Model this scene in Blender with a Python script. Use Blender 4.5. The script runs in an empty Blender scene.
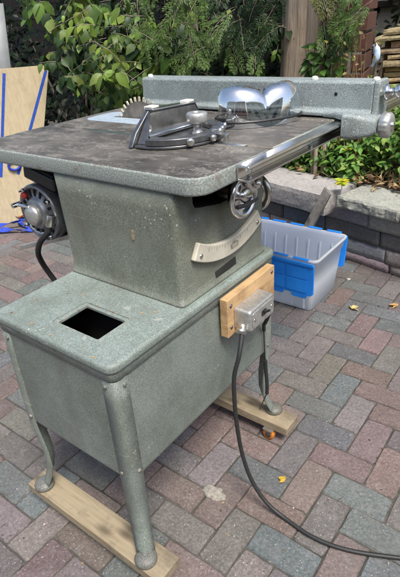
import bpy, bmesh, math, random
from mathutils import Vector, Matrix, noise
PI = math.pi
R = math.radians
V = Vector
random.seed(7)
S = bpy.context.scene
COL = S.collection

# ---------------------------------------------------------------- mesh helpers
class MB:
    def __init__(self):
        self.v = []; self.f = []; self.sm = []; self.mi = []; self.tint = []
    def add(self, verts, faces, smooth=False, mi=0, tint=None):
        b = len(self.v)
        self.v.extend([tuple(q) for q in verts])
        for f in faces:
            self.f.append([b + i for i in f]); self.sm.append(smooth); self.mi.append(mi); self.tint.append(tint)
    def box(self, x0, x1, y0, y1, z0, z1, M=None, mi=0, tint=None):
        vs = [V((x, y, z)) for z in (z0, z1) for y in (y0, y1) for x in (x0, x1)]
        if M is not None: vs = [M @ q for q in vs]
        self.add(vs, [(0,2,3,1),(4,5,7,6),(0,1,5,4),(2,6,7,3),(0,4,6,2),(1,3,7,5)], False, mi, tint)
    def loft(self, secs, caps=True, smooth=True, mi=0, closed=True):
        n = len(secs[0]); vs = [q for s in secs for q in s]; fs = []
        for i in range(len(secs) - 1):
            for j in range(n if closed else n - 1):
                k = (j + 1) % n
                fs.append((i*n + j, i*n + k, (i+1)*n + k, (i+1)*n + j))
        self.add(vs, fs, smooth, mi)
        if caps and closed:
            self.add(secs[0], [tuple(range(n))[::-1]], False, mi)
            self.add(secs[-1], [tuple(range(n))], False, mi)
    def prism(self, poly, plane, a, b, mi=0, smooth=False, M=None):
        def P(u, w, t):
            q = {'xy': V((u, w, t)), 'xz': V((u, t, w)), 'yz': V((t, u, w))}[plane]
            return M @ q if M is not None else q
        s0 = [P(u, w, a) for u, w in poly]; s1 = [P(u, w, b) for u, w in poly]
        self.loft([s0, s1], True, smooth, mi)
    def tube(self, pts, r, seg=10, mi=0, sub=0, caps=True):
        pts = [V(q) for q in pts]
        if sub: pts = smooth_path(pts, sub)
        n = len(pts); rs = r if isinstance(r, (list, tuple)) else [r] * n
        if len(rs) != n: rs = [rs[min(len(rs)-1, int(i * len(rs) / n))] for i in range(n)]
        t0 = (pts[1] - pts[0]).normalized()
        up = V((0, 0, 1)) if abs(t0.z) < .9 else V((1, 0, 0))
        nrm = t0.cross(up).normalized(); secs = []
        for i in range(n):
            t = (pts[min(i+1, n-1)] - pts[max(i-1, 0)]).normalized()
            nrm = (nrm - t * nrm.dot(t)).normalized(); bn = t.cross(nrm)
            secs.append([pts[i] + (nrm * math.cos(2*PI*k/seg) + bn * math.sin(2*PI*k/seg)) * rs[i] for k in range(seg)])
        self.loft(secs, caps, True, mi)
    def lathe(self, prof, o, axis=(0,0,1), seg=32, mi=0, smooth=True):
        a = V(axis).normalized(); o = V(o)
        u = a.orthogonal().normalized(); w = a.cross(u)
        secs = [[o + a*h + (u*math.cos(2*PI*k/seg) + w*math.sin(2*PI*k/seg))*max(r, 1e-5) for k in range(seg)] for r, h in prof]
        self.loft(secs, True, smooth, mi)
    def build(self, name, mat, parent=None, bevel=0, bseg=2, autosm=None):
        off = V(parent.matrix_world.translation) if parent is not None else V((0,0,0))
        me = bpy.data.meshes.new(name)
        me.from_pydata([tuple(V(q) - off) for q in self.v], [], self.f)
        me.polygons.foreach_set('use_smooth', self.sm)
        me.polygons.foreach_set('material_index', self.mi)
        if any(t is not None for t in self.tint):
            at = me.color_attributes.new('tint', 'FLOAT_COLOR', 'CORNER'); arr = []
            for p, t in zip(me.polygons, self.tint):
                t = t if t is not None else (1, 1, 1)
                arr.extend([t[0], t[1], t[2], 1.0] * p.loop_total)
            at.data.foreach_set('color', arr)
        for m in (mat if isinstance(mat, (list, tuple)) else [mat]): me.materials.append(m)
        me.update()
        o = bpy.data.objects.new(name, me); COL.objects.link(o)
        if parent is not None:
            o.parent = parent; o.matrix_world = Matrix.Translation(off)
        if bevel or autosm:
            bm = bmesh.new(); bm.from_mesh(me); bmesh.ops.remove_doubles(bm, verts=bm.verts, dist=1e-6)
            bmesh.ops.recalc_face_normals(bm, faces=bm.faces); bm.to_mesh(me); bm.free()
        if bevel:
            md = o.modifiers.new('bevel', 'BEVEL'); md.width = bevel; md.segments = bseg
            md.limit_method = 'ANGLE'; md.angle_limit = R(35); md.harden_normals = False
            for p in me.polygons: p.use_smooth = True
            wn = o.modifiers.new('wn', 'WEIGHTED_NORMAL'); wn.keep_sharp = True
        return o

def smooth_path(p, sub):
    out = []
    for i in range(len(p) - 1):
        a = p[max(i-1, 0)]; b = p[i]; c = p[i+1]; d = p[min(i+2, len(p)-1)]
        for k in range(sub):
            t = k / sub
            out.append(.5*((2*b) + (c-a)*t + (2*a-5*b+4*c-d)*t*t + (3*b-a-3*c+d)*t**3))
    out.append(p[-1]); return out

def rrect(x0, x1, y0, y1, r, n=6):
    if not isinstance(r, (list, tuple)): r = [r]*4
    pts = []
    for (cx, cy, a0, rr) in ((x1-r[0], y1-r[0], 0, r[0]), (x0+r[1], y1-r[1], 90, r[1]), (x0+r[2], y0+r[2], 180, r[2]), (x1-r[3], y0+r[3], 270, r[3])):
        for k in range(n+1):
            a = R(a0 + 90*k/n); pts.append((cx + rr*math.cos(a), cy + rr*math.sin(a)))
    return pts

def carve(o, cutters):
    """cut the meshes in cutters out of o and keep the result as o's mesh"""
    deps = []
    mats = list(o.data.materials)
    for mb in cutters:
        c = mb.build('cut', mats[0]); c.matrix_world = Matrix.Identity(4)
        bm = bmesh.new(); bm.from_mesh(c.data); bmesh.ops.remove_doubles(bm, verts=bm.verts, dist=1e-6)
        bmesh.ops.recalc_face_normals(bm, faces=bm.faces); bm.to_mesh(c.data); bm.free()
        md = o.modifiers.new('b', 'BOOLEAN'); md.operation = 'DIFFERENCE'; md.solver = 'EXACT'; md.object = c
        deps.append(c)
    bpy.context.view_layer.update()
    dg = bpy.context.evaluated_depsgraph_get()
    me = bpy.data.meshes.new_from_object(o.evaluated_get(dg))
    o.modifiers.clear(); o.data = me
    for c in deps: bpy.data.objects.remove(c)

def weld(o):
    bm = bmesh.new(); bm.from_mesh(o.data); bmesh.ops.remove_doubles(bm, verts=bm.verts, dist=1e-6)
    bmesh.ops.recalc_face_normals(bm, faces=bm.faces); bm.to_mesh(o.data); bm.free()

def edge_soft(o, w, seg=3, ang=35):
    md = o.modifiers.new('bevel', 'BEVEL'); md.width = w; md.segments = seg; md.limit_method = 'ANGLE'; md.angle_limit = R(ang)
    for p in o.data.polygons: p.use_smooth = True
    wn = o.modifiers.new('wn', 'WEIGHTED_NORMAL'); wn.keep_sharp = True

def thing(name, label, cat, loc=(0,0,0), group=None):
    o = bpy.data.objects.new(name, None); COL.objects.link(o); o.location = loc
    o.matrix_world = Matrix.Translation(V(loc)); o.empty_display_size = .05
    return tag(o, label, cat, group)
def tag(o, label, cat, group=None, kind=None):
    o['label'] = label; o['category'] = cat
    if group: o['group'] = group
    if kind: o['kind'] = kind
    return o
def struct(o): o['kind'] = 'structure'; return o
def dup(o, loc, label=None, rot=None, parent=None):
    c = o.copy(); COL.objects.link(c)
    if parent is not None: c.parent = parent
    else:
        c.location = loc
        if rot: c.rotation_euler = rot
        if label: c['label'] = label
    for ch in o.children: dup(ch, None, parent=c)
    return c

# ---------------------------------------------------------------- materials
class NT:
    def __init__(self, name):
        self.m = bpy.data.materials.new(name); self.m.use_nodes = True
        self.t = self.m.node_tree; self.n = self.t.nodes; self.l = self.t.links
        self.bsdf = self.n['Principled BSDF']; self.out = self.n['Material Output']
        self.tc = self.n.new('ShaderNodeTexCoord')
    def co(self, scale=(1,1,1)):
        mp = self.n.new('ShaderNodeMapping'); mp.inputs['Scale'].default_value = scale
        self.l.new(self.tc.outputs['Object'], mp.inputs['Vector']); return mp.outputs['Vector']
    def noise(self, s, detail=4, rough=.55, scale=(1,1,1), dist=0):
        q = self.n.new('ShaderNodeTexNoise'); q.inputs['Scale'].default_value = s
        q.inputs['Detail'].default_value = detail; q.inputs['Roughness'].default_value = rough
        q.inputs['Distortion'].default_value = dist
        self.l.new(self.co(scale), q.inputs['Vector']); return q.outputs['Fac']
    def voro(self, s, scale=(1,1,1), feature='F1', out='Distance'):
        q = self.n.new('ShaderNodeTexVoronoi'); q.inputs['Scale'].default_value = s; q.feature = feature
        self.l.new(self.co(scale), q.inputs['Vector']); return q.outputs[out]
    def ramp(self, src, stops):
        q = self.n.new('ShaderNodeValToRGB'); e = q.color_ramp.elements
        while len(e) < len(stops): e.new(.5)
        for el, (p, c) in zip(e, stops):
            el.position = p; el.color = (c, c, c, 1) if isinstance(c, (int, float)) else (*c, 1)
        self.l.new(src, q.inputs['Fac']); return q.outputs['Color']
    def mix(self, fac, a, b, mode='MIX'):
        q = self.n.new('ShaderNodeMix'); q.data_type = 'RGBA'; q.blend_type = mode
        for s, x in ((q.inputs[0], fac), (q.inputs[6], a), (q.inputs[7], b)):
            if isinstance(x, (int, float)): s.default_value = x if s == q.inputs[0] else (x, x, x, 1)
            elif isinstance(x, tuple): s.default_value = (*x, 1)
            else: self.l.new(x, s)
        return q.outputs[2]
    def attr(self, name='tint'):
        q = self.n.new('ShaderNodeAttribute'); q.attribute_name = name; return q.outputs['Color']
    def bump(self, h, strength=.3, dist=.002):
        q = self.n.new('ShaderNodeBump'); q.inputs['Strength'].default_value = strength; q.inputs['Distance'].default_value = dist
        self.l.new(h, q.inputs['Height']); self.l.new(q.outputs['Normal'], self.bsdf.inputs['Normal'])
    def set(self, color=None, rough=None, metal=None, spec=None, **k):
        for nm, x in (('Base Color', color), ('Roughness', rough), ('Metallic', metal), ('Specular IOR Level', spec)):
            if x is None: continue
            s = self.bsdf.inputs[nm]
            if isinstance(x, tuple): s.default_value = (*x, 1)
            elif isinstance(x, (int, float)): s.default_value = x
            else: self.l.new(x, s)
        for nm, x in k.items(): self.bsdf.inputs[nm.replace('_', ' ')].default_value = x
        return self.m

def hammertone(name, base, dark, light, wear=.45, grime=.5):
    t = NT(name)
    n1 = t.noise(440, 4, .72); n2 = t.noise(5.5, 8, .68); n3 = t.noise(30, 7, .75)
    c = t.ramp(n1, [(.34, tuple(v*.95 for v in dark)), (.51, base), (.68, light)])
    blot = t.ramp(n2, [(.34, (.70,.70,.64)), (.52, (.97,.97,.95)), (.68, (1.17,1.17,1.14))])
    c = t.mix(1.0, c, blot, 'MULTIPLY')
    # greasy brown film in streaks running down the sheet
    st = t.ramp(t.noise(7, 8, .7, (2.4, 2.4, .55)), [(.50, 0.0), (.70, grime)])
    c = t.mix(st, c, (.115,.098,.070))
    spots = t.ramp(n3, [(.64, 0.0), (.70, 1.0)])
    w = t.mix(1.0, spots, t.ramp(t.noise(3.1, 4), [(.46, 0.0), (.60, wear)]), 'MULTIPLY')
    c = t.mix(w, c, (.15, .085, .048))
    # scratches and chips to bare primer
    scr = t.ramp(t.noise(11, 3, .5, (1, 1, 14), 1.2), [(.690, 0.0), (.705, .55)])
    c = t.mix(scr, c, (.40,.41,.38))
    chips = t.ramp(t.voro(85), [(.16, .9), (.21, 0.0)])
    c = t.mix(t.mix(1.0, chips, t.ramp(t.noise(8, 3), [(.60, 0.0), (.66, .8)]), 'MULTIPLY'), c, (.52, .51, .46))
    # worn edges: paint rubbed through to rusty metal along the folds
    bv = t.n.new('ShaderNodeBevel'); bv.samples = 6; bv.inputs['Radius'].default_value = .007
    ge = t.n.new('ShaderNodeNewGeometry'); vm = t.n.new('ShaderNodeVectorMath'); vm.operation = 'DOT_PRODUCT'
    t.l.new(bv.outputs[0], vm.inputs[0]); t.l.new(ge.outputs['Normal'], vm.inputs[1])
    em = t.ramp(vm.outputs['Value'], [(.90, 1.0), (.992, 0.0)])
    em = t.mix(1.0, em, t.ramp(t.noise(34, 6, .7), [(.49, 0.0), (.60, .85)]), 'MULTIPLY')
    c = t.mix(em, c, t.ramp(t.noise(60, 3), [(.42, (.17,.10,.055)), (.6, (.40,.37,.30))]))
    t.bump(n1, .45, .0013)
    return t.set(c, t.ramp(n2, [(.3, .52), (.7, .32)]), 0.0, .55)

def simple(name, col, rough=.5, metal=0, nscale=60, amt=.25, bump=.15, bdist=.0008, scale=(1,1,1), spec=.5):
    t = NT(name); n = t.noise(nscale, 5, .6, scale)
    lo = tuple(c*(1-amt) for c in col); hi = tuple(min(1, c*(1+amt)) for c in col)
    c = t.ramp(n, [(.3, lo), (.7, hi)])
    if bump: t.bump(n, bump, bdist)
    return t.set(c, rough, metal, spec)

def wood(name, a, b, axis=0, knots=True, grey=None):
    t = NT(name)
    sc = [26, 26, 26]; sc[axis] = 1.6
    g = t.noise(3.2, 8, .65, tuple(sc), .6)
    c = t.ramp(g, [(.28, b), (.5, a), (.72, tuple(min(1, x*1.12) for x in a))])
    st = t.noise(4, 4, .6)
    c = t.mix(t.ramp(st, [(.5, 0.0), (.75, .55)]), c, grey or tuple(x*.45 for x in b))
    ks = [1, 1, 1]; ks[axis] = .45
    kn = t.ramp(t.voro(15, tuple(ks)), [(.10, .85), (.20, .25), (.26, 0.0)])
    if knots: c = t.mix(kn, c, tuple(x*.32 for x in b))
    c = t.mix(t.ramp(t.noise(11, 8, .75), [(.50, 0.0), (.66, .6)]), c, grey or tuple(x*.4 for x in b))
    fine = [220, 220, 220]; fine[axis] = 9
    g2 = t.noise(1.5, 4, .6, tuple(fine))
    c = t.mix(.35, c, t.ramp(g2, [(.3, .55), (.7, 1.1)]), 'MULTIPLY')
    t.bump(g2, .25, .001)
    return t.set(c, .7, 0, .3)

M = {}
M['paint'] = hammertone('hammered_paint', (.196,.232,.208), (.104,.127,.113), (.335,.372,.338), .45, .34)
M['paint_skylit'] = hammertone('hammered_paint_skylit', (.222,.266,.246), (.130,.162,.148), (.37,.422,.395), .6, .28)  # stand paint made lighter and cooler: skylight on the top put into colour
M['paint_foot'] = hammertone('worn_foot_metal', (.15,.155,.14), (.08,.075,.065), (.27,.27,.25), .9)
M['paint_blue'] = hammertone('hammered_paint_bluish', (.25,.295,.30), (.12,.145,.15), (.52,.56,.555), .2, .2)
M['paint_col'] = hammertone('hammered_paint_column', (.182,.198,.162), (.098,.110,.088), (.31,.328,.28), .35, .5)

def iron_top():
    t = NT('worn_cast_iron')
    n = t.noise(9, 8, .65); f = t.noise(90, 4, .7); s = t.noise(2.6, 5, .6, (3, 1, 1))
    c = t.ramp(n, [(.3, (.045,.041,.036)), (.5, (.100,.092,.080)), (.72, (.18,.167,.146))])
    c = t.mix(t.ramp(s, [(.45, 0.0), (.7, .5)]), c, (.10,.085,.068))
    # sawdust crumbs and scuffs lying in patches
    d = t.ramp(t.voro(120), [(.26, 1.0), (.36, 0.0)])
    patch = t.ramp(t.noise(6.5, 6, .7), [(.48, 0.0), (.64, .62)])
    c = t.mix(t.mix(1.0, d, patch, 'MULTIPLY'), c, (.46,.43,.38))
    d2 = t.ramp(t.noise(17, 9, .8, (1, 2.4, 1)), [(.50, 0.0), (.64, .62)])
    c = t.mix(d2, c, (.30,.28,.245))
    t.bump(f, .25, .0008)
    return t.set(c, t.ramp(n, [(.3, .48), (.7, .7)]), .15, .4)
M['iron'] = iron_top()

def apron():
    t = NT('worn_apron_paint')
    n1 = t.noise(300, 3, .65); n = t.noise(22, 7, .7)
    c = t.ramp(n1, [(.33, (.15,.18,.16)), (.5, (.25,.28,.255)), (.68, (.40,.43,.39))])
    c = t.mix(t.ramp(n, [(.55, 0.0), (.68, .75)]), c, (.17,.12,.08))
    t.bump(n1, .4, .0015)
    return t.set(c, .5, 0, .5)
M['apron'] = apron()
M['dark'] = simple('shaded_interior', (.006,.006,.006), .9, 0, 30, .3, 0)  # near-black: shade inside slots, vents and the stand put into colour
M['dusky'] = simple('shaded_opening', (.020,.013,.009), .85, 0, 40, .4, .2)  # near-black brown: shade inside the column opening put into the colour
M['chrome'] = simple('chrome', (.72,.72,.70), .16, 1.0, 25, .10, .05)
M['dullchrome'] = simple('dull_chrome', (.62,.60,.56), .28, 1.0, 40, .25, .12)
M['alu'] = simple('cast_aluminium', (.56,.56,.53), .42, .75, 120, .18, .3)
M['alu_blue'] = simple('pale_alloy_insert', (.42,.50,.56), .45, .25, 60, .15, .1)
M['steel_dark'] = simple('dark_steel', (.15,.155,.16), .34, .75, 40, .35, .2)
M['motor_grey'] = simple('grey_motor_enamel', (.36,.37,.37), .34, .6, 40, .2, .15)
M['blade'] = simple('resin_stained_steel', (.19,.168,.14), .5, .25, 30, .4, .2)
M['carbide'] = simple('carbide_tip', (.60,.53,.38), .4, .3, 80, .25, .1)
M['black'] = simple('black_plastic', (.018,.018,.019), .38, 0, 60, .2, .1)
M['rubber'] = simple('black_rubber', (.022,.022,.022), .55, 0, 90, .25, .15)
M['cream'] = simple('cream_enamel', (.56,.53,.43), .4, 0, 30, .12, .1)
M['ink'] = simple('scale_ink', (.05,.045,.04), .5, 0, 50, .2, 0)
M['inkpale'] = simple('faded_scale_ink', (.24,.22,.17), .5, 0, 50, .2, 0)
M['plate'] = simple('dark_nameplate', (.028,.030,.030), .45, .2, 60, .25, .1)
M['pine'] = wood('pine_board', (.335,.275,.18), (.225,.17,.105), 0, grey=(.105,.09,.07))
M['pineY'] = wood('pine_block', (.56,.37,.19), (.41,.25,.11), 1, grey=(.24,.14,.065))
M['ply'] = wood('plywood', (.55,.46,.30), (.45,.36,.22), 2, False, grey=(.42,.33,.20))
M['oldwood'] = wood('weathered_wood', (.21,.20,.18), (.13,.12,.105), 2)
M['fencewood'] = wood('dark_fence_wood', (.022,.016,.012), (.011,.008,.006), 0)  # dark fence stain, taken near black to paint in the deep shade
M['red'] = simple('red_plastic', (.45,.03,.025), .4, 0, 40, .2, .05)
M['blue_strap'] = simple('blue_webbing', (.015,.05,.42), .6, 0, 300, .3, .4)
M['blue_tape'] = simple('blue_tape', (.02,.075,.40), .5, 0, 60, .2, .05)
M['orange'] = simple('orange_urethane', (.55,.19,.03), .45, 0, 40, .2, .05)
M['zinc'] = simple('zinc_plate', (.5,.5,.48), .4, .9, 60, .2, .1)
M['greysheet'] = simple('grey_sheet', (.20,.215,.22), .5, 0, 12, .15, .1)
M['whiteplastic'] = simple('pale_plastic_scrap', (.55,.68,.82), .4, 0, 20, .12, .05)
M['paper'] = simple('paper_tag', (.62,.61,.55), .6, 0, 60, .12, .05)

def tote_blue():
    t = NT('blue_polypropylene'); n = t.noise(18, 4)
    return t.set(t.ramp(n, [(.3, (.012,.22,.80)), (.7, (.02,.29,.90))]), .38, 0, .5)
M['tote_blue'] = tote_blue()
def tote_clear():
    t = NT('clear_polypropylene'); n = t.noise(14, 4)
    t.set(t.ramp(n, [(.3, (.90,.93,.94)), (.7, (.95,.96,.96))]), .30, 0, .5)
    tr = t.n.new('ShaderNodeBsdfTransparent'); tr.inputs[0].default_value = (.93,.96,.98,1)
    tl = t.n.new('ShaderNodeBsdfTranslucent'); tl.inputs[0].default_value = (.84,.90,.95,1)
    m1 = t.n.new('ShaderNodeMixShader'); m1.inputs[0].default_value = .45
    t.l.new(t.bsdf.outputs[0], m1.inputs[1]); t.l.new(tl.outputs[0], m1.inputs[2])
    m2 = t.n.new('ShaderNodeMixShader'); m2.inputs[0].default_value = .18
    t.l.new(m1.outputs[0], m2.inputs[1]); t.l.new(tr.outputs[0], m2.inputs[2])
    t.l.new(m2.outputs[0], t.out.inputs[0]); return t.m
M['tote_clear'] = tote_clear()
def lens():
    t = NT('clear_polycarbonate')
    gl = t.n.new('ShaderNodeBsdfGlossy'); gl.inputs['Roughness'].default_value = .03; gl.inputs['Color'].default_value = (.95,.97,1,1)
    tr = t.n.new('ShaderNodeBsdfTransparent'); tr.inputs[0].default_value = (.90,.93,.94,1)
    lw = t.n.new('ShaderNodeLayerWeight'); lw.inputs['Blend'].default_value = .35
    mr = t.n.new('ShaderNodeMapRange'); mr.inputs['To Min'].default_value = .64; mr.inputs['To Max'].default_value = .95
    t.l.new(lw.outputs['Fresnel'], mr.inputs['Value'])
    mx = t.n.new('ShaderNodeMixShader'); t.l.new(mr.outputs[0], mx.inputs[0])
    t.l.new(tr.outputs[0], mx.inputs[1]); t.l.new(gl.outputs[0], mx.inputs[2])
    t.l.new(mx.outputs[0], t.out.inputs[0]); return t.m
M['lens'] = lens()

def tinted(name, rough=.85, fleck=0, bumpd=.002, nscale=60, amt=.35, translucent=0):
    t = NT(name); n = t.noise(nscale, 6, .7); n2 = t.noise(6, 4)
    c = t.mix(1.0, t.attr(), t.ramp(n, [(.25, 1-amt), (.75, 1+amt)]), 'MULTIPLY')
    c = t.mix(1.0, c, t.ramp(n2, [(.3, .85), (.7, 1.12)]), 'MULTIPLY')
    if fleck:
        f1 = t.ramp(t.noise(210, 4, .7), [(.620, 0.0), (.66, fleck)]); c = t.mix(f1, c, (.62,.59,.57))
        f2 = t.ramp(t.noise(230, 2, .5, (1,1.1,1)), [(.30, .75), (.37, 0.0)]); c = t.mix(f2, c, (.06,.055,.055))
        f4 = t.ramp(t.noise(2.3, 7, .7), [(.47, 0.0), (.68, .55)]); c = t.mix(f4, c, (.105,.098,.092))
        f3 = t.ramp(t.noise(26, 6, .7), [(.52, 0.0), (.72, .35)]); c = t.mix(f3, c, (.27,.25,.24))
    t.bump(n, .6, bumpd)
    t.set(c, rough, 0, .35)
    if translucent:
        tl = t.n.new('ShaderNodeBsdfTranslucent'); t.l.new(c, tl.inputs[0])
        mx = t.n.new('ShaderNodeMixShader'); mx.inputs[0].default_value = translucent
        t.l.new(t.bsdf.outputs[0], mx.inputs[1]); t.l.new(tl.outputs[0], mx.inputs[2]); t.l.new(mx.outputs[0], t.out.inputs[0])
    return t.m
M['paver'] = tinted('paver', .9, .62, .0032, 125, .52)
M['stone'] = tinted('wall_stone', .92, 0, .006, 80, .36)
M['rockface'] = tinted('split_stone', .92, 0, .010, 75, .42)
M['core'] = simple('packed_tan_rubble', (.17,.13,.08), .95, 0, 40, .4, .6, .006)
M['brick'] = tinted('red_brick', .9, 0, .003, 60, .35)
M['leaf'] = tinted('leaf', .45, 0, .0005, 40, .2, .30)
M['dryleaf'] = tinted('dry_leaf', .8, 0, .001, 60, .3, .15)
def soil_mat(name, a, b):
    t = NT(name); n = t.noise(22, 8, .75); n2 = t.noise(3, 4)
    c = t.mix(t.ramp(n2, [(.4, 0.0), (.65, .6)]), t.ramp(n, [(.3, a), (.7, b)]), a)
    t.bump(n, .8, .012); return t.set(c, .95, 0, .2)
M['soil'] = soil_mat('soil', (.022,.016,.011), (.075,.055,.038))
M['jointsand'] = soil_mat('joint_sand', (.035,.036,.026), (.17,.155,.132))
M['ground'] = soil_mat('ground_soil', (.05,.05,.045), (.11,.105,.09))
M['mortar'] = simple('mortar', (.22,.20,.185), .95, 0, 80, .2, .4, .002)
M['stucco'] = simple('beige_stucco', (.46,.42,.34), .9, 0, 90, .12, .5, .002)
def bark():
    t = NT('bark'); n = t.noise(3.5, 9, .72, (9, 9, .8), .9); n2 = t.noise(4, 5)
    c = t.ramp(n, [(.3, (.20,.145,.10)), (.5, (.46,.365,.27)), (.72, (.66,.56,.44))])
    c = t.mix(t.ramp(n2, [(.45, 0.0), (.7, .5)]), c, (.27,.25,.205))
    t.bump(n, .9, .02); return t.set(c, .95, 0, .2)
M['bark'] = bark()
M['housebrick'] = simple('far_brick', (.40,.20,.14), .9, 0, 4, .2, 0)
M['housepale'] = simple('far_siding', (.55,.50,.36), .9, 0, 2, .1, 0)
M['roof'] = simple('far_shingle', (.10,.09,.085), .9, 0, 6, .25, 0)
M['glass'] = simple('far_window', (.05,.06,.07), .1, 0, 2, .1, 0)

# ================================================================ TABLE SAW
saw = thing('table_saw', 'old green grey hammertone table saw with rusty cast iron top on a sheet metal stand', 'table saw', (-.17,.28,.065))
ZB = .596           # top of the stand
# --- table top
def solid_rr(x0, x1, y0, y1, r, z0, z1, e, n=6, es=3):
    """rounded rectangle slab with rounded upper and lower edges"""
    secs = []
    rr = r if isinstance(r, (list, tuple)) else [r]*4
    def ring(ins, z): return [V((x, y, z)) for x, y in rrect(x0+ins, x1-ins, y0+ins, y1-ins, [max(q-ins, .002) for q in rr], n)]
    for k in range(es+1):
        a = PI/2*k/es; secs.append(ring(e*(1-math.sin(a)), z0 + e*(1-math.cos(a))))
    for k in range(es+1):
        a = PI/2*k/es; secs.append(ring(e*(1-math.cos(a)), z1 - e*(1-math.sin(a))))
    mb = MB(); mb.loft(secs, True, True); return mb
mb = solid_rr(-.655, .055, .21, .965, [.02,.02,.055,.042], .836, .870, .005, 8)
top = mb.build('table_top', [M['iron'], M['apron']], saw); weld(top)
c1 = MB(); c1.box(-.75, .2, .444, .463, .860, .9)
c2 = MB(); c2.box(-.75, .2, .735, .754, .860, .9)
carve(top, [c1, c2])
OFF = V((-.17,.28,.065))
for p in top.data.polygons:
    c = V(p.center) + OFF
    p.material_index = 0 if (p.normal.z > .75 or c.z < .8365 or (-.63 < c.x < .03 and .24 < c.y < .94)) else 1
    p.use_smooth = abs(p.normal.z) < .999
ins = solid_rr(-.62, -.27, .548, .672, .03, .866, .8716, .001, 6, 1)
io = ins.build('throat_insert', M['alu_blue'], top); weld(io)
cb = MB(); cb.box(-.555, -.335, .604, .616, .8, .9); carve(io, [cb])
bl = MB(); bl.box(-.555, -.335, .6045, .6155, .8372, .8705); bl.build('blade_slot', M['dark'], io)
# --- blade
cx, cy, cz, br = -.445, .61, .830, .092
NTEETH = 36; poly = []
for k in range(NTEETH):
    a0 = 2*PI*k/NTEETH; d = 2*PI/NTEETH
    for fa, fr in ((0, .0), (.04, .0055), (.28, .0045), (.55, -.006), (.88, -.007)):
        a = a0 + fa*d; poly.append((cx + (br+fr)*math.cos(a), cz + (br+fr)*math.sin(a)))
mb = MB(); n_ = len(poly)
front = [V((x, cy-.0012, z)) for x, z in poly]; back = [V((x, cy+.0012, z)) for x, z in poly]
mb.add(front + back + [V((cx, cy-.0012, cz)), V((cx, cy+.0012, cz))],
       [f for k in range(n_) for f in ((k, (k+1)%n_, 2*n_), (n_+(k+1)%n_, n_+k, 2*n_+1), (k, n_+k, n_+(k+1)%n_, (k+1)%n_))])
blade = mb.build('blade', M['blade'], saw)
for k in range(NTEETH):
    a = 2*PI*k/NTEETH
    if cz + br*math.sin(a) < .862: continue
    Mx = Matrix.Translation((cx, cy, cz)) @ Matrix.Rotation(-a, 4, 'Y')
    t = MB(); t.box(br-.005, br+.0070, -.0024, .0024, -.0012, .0038, Mx); t.build('carbide_tooth', M['carbide'], blade, .0006, 1)
mb = MB(); mb.tube([(-.404, .604, .893), (-.398, .600, .906)], .0022, 8); mb.build('splitter_pawl', M['chrome'], saw)

# --- column
X0, X1, Y0, Y1 = -.350, -.0135, .218, .536
secs = []
def colring(ins, z, r=.013): return [V((x, y, z)) for x, y in rrect(X0+ins, X1-ins, Y0+ins, Y1-ins, r, 8)]
for dz, i in ((.0005, -.006), (.0035, -.006), (.006, -.005), (.010, -.0025), (.018, -.0008), (.03, 0)): secs.append(colring(i, ZB+dz))
for k in range(1, 6): secs.append(colring(-.0008*k, ZB + .03 + (.8365-ZB-.03)*k/5 - .0005))
mb = MB(); mb.loft(secs, True, True)
colm = mb.build('column', [M['paint_col'], M['dusky']], saw); weld(colm)
cut = MB()
pl = [(.270,.846), (.270,.800), (.276,.790), (.29,.786), (.36,.772), (.385,.772), (.40,.79), (.41,.846)]
cut.prism(pl, 'yz', -.10, .05); carve(colm, [cut])
for p in colm.data.polygons:
    c = V(p.center) + OFF
    inside = c.x < -.0152 and c.x > -.11 and .266 < c.y < .414 and c.z > .768 and not (p.normal.z > .9 and c.z > .83)
    p.material_index = 1 if (inside and (abs(p.normal.x) > .5 and c.x < -.05 or c.x < -.02)) else 0
    p.use_smooth = abs(p.normal.z) < .99 and p.material_index == 0
# welded seams: fine vertical line near the front corner and along the right edge
for y0_, y1_, z0_, z1_ in ((.249,.2502,.62,.77), (.5095,.5107,.615,.834)):
    mb = MB(); mb.box(-.0142, -.0128, y0_, y1_, z0_, z1_); mb.build('seam', M['paint'], colm)
mb = MB(); mb.prism(rrect(-.131,-.124,.722,.744,.003,3), 'xz', .2140, .2163); mb.build('paint_chip', M['pine'], colm)
# --- tilt scale
ac, ar0, ar1 = (.385, .905), .2165, .2545
a0, a1 = R(-121.5), R(-60)
poly = []
N = 26
for k in range(N+1):
    a = a0 + (a1-a0)*k/N; poly.append((ac[0]+ar1*math.cos(a), ac[1]+ar1*math.sin(a)))
for k in range(N+1):
    a = a1 + (a0-a1)*k/N; poly.append((ac[0]+ar0*math.cos(a), ac[1]+ar0*math.sin(a)))
mb = MB(); mb.prism(poly, 'yz', -.0125, -.001); scale = mb.build('tilt_scale', M['cream'], saw, .003, 3)
def AP(r, deg, x=-.0005):
    a = R(deg); return V((x, ac[1]*0 + ac[0] + r*math.cos(a), ac[1] + r*math.sin(a)))
mb = MB()
for k in range(19):
    d = -112 + 45*k/18; L = .009 if k % 3 == 0 else .005
    p0, p1 = AP(ar0+.005, d), AP(ar0+.005+L, d); w = (p1-p0).cross(V((1,0,0))).normalized()*.0006
    mb.add([p0-w, p0+w, p1+w, p1-w], [(0,1,2,3)])
mb.build('tick_mark', M['inkpale'], scale)
mb = MB()
b0 = AP(ar0+.0185, -88, -.0007); 
Mx = Matrix.Translation(b0) @ Matrix.Rotation(R(2), 4, 'X')
mb.prism([(-.013,-.006),(.013,-.006),(.015,.004),(.0,.009),(-.015,.004)], 'yz', -.0002, .0008, M=Mx)
bd = mb.build('badge', M['inkpale'], scale)
mb = MB()
for zz in (-.003, 0, .003): mb.box(.0009, .0012, -.0095, .0095, zz-.0007, zz+.0007, Mx)
mb.build('badge_lines', M['cream'], bd)
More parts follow.
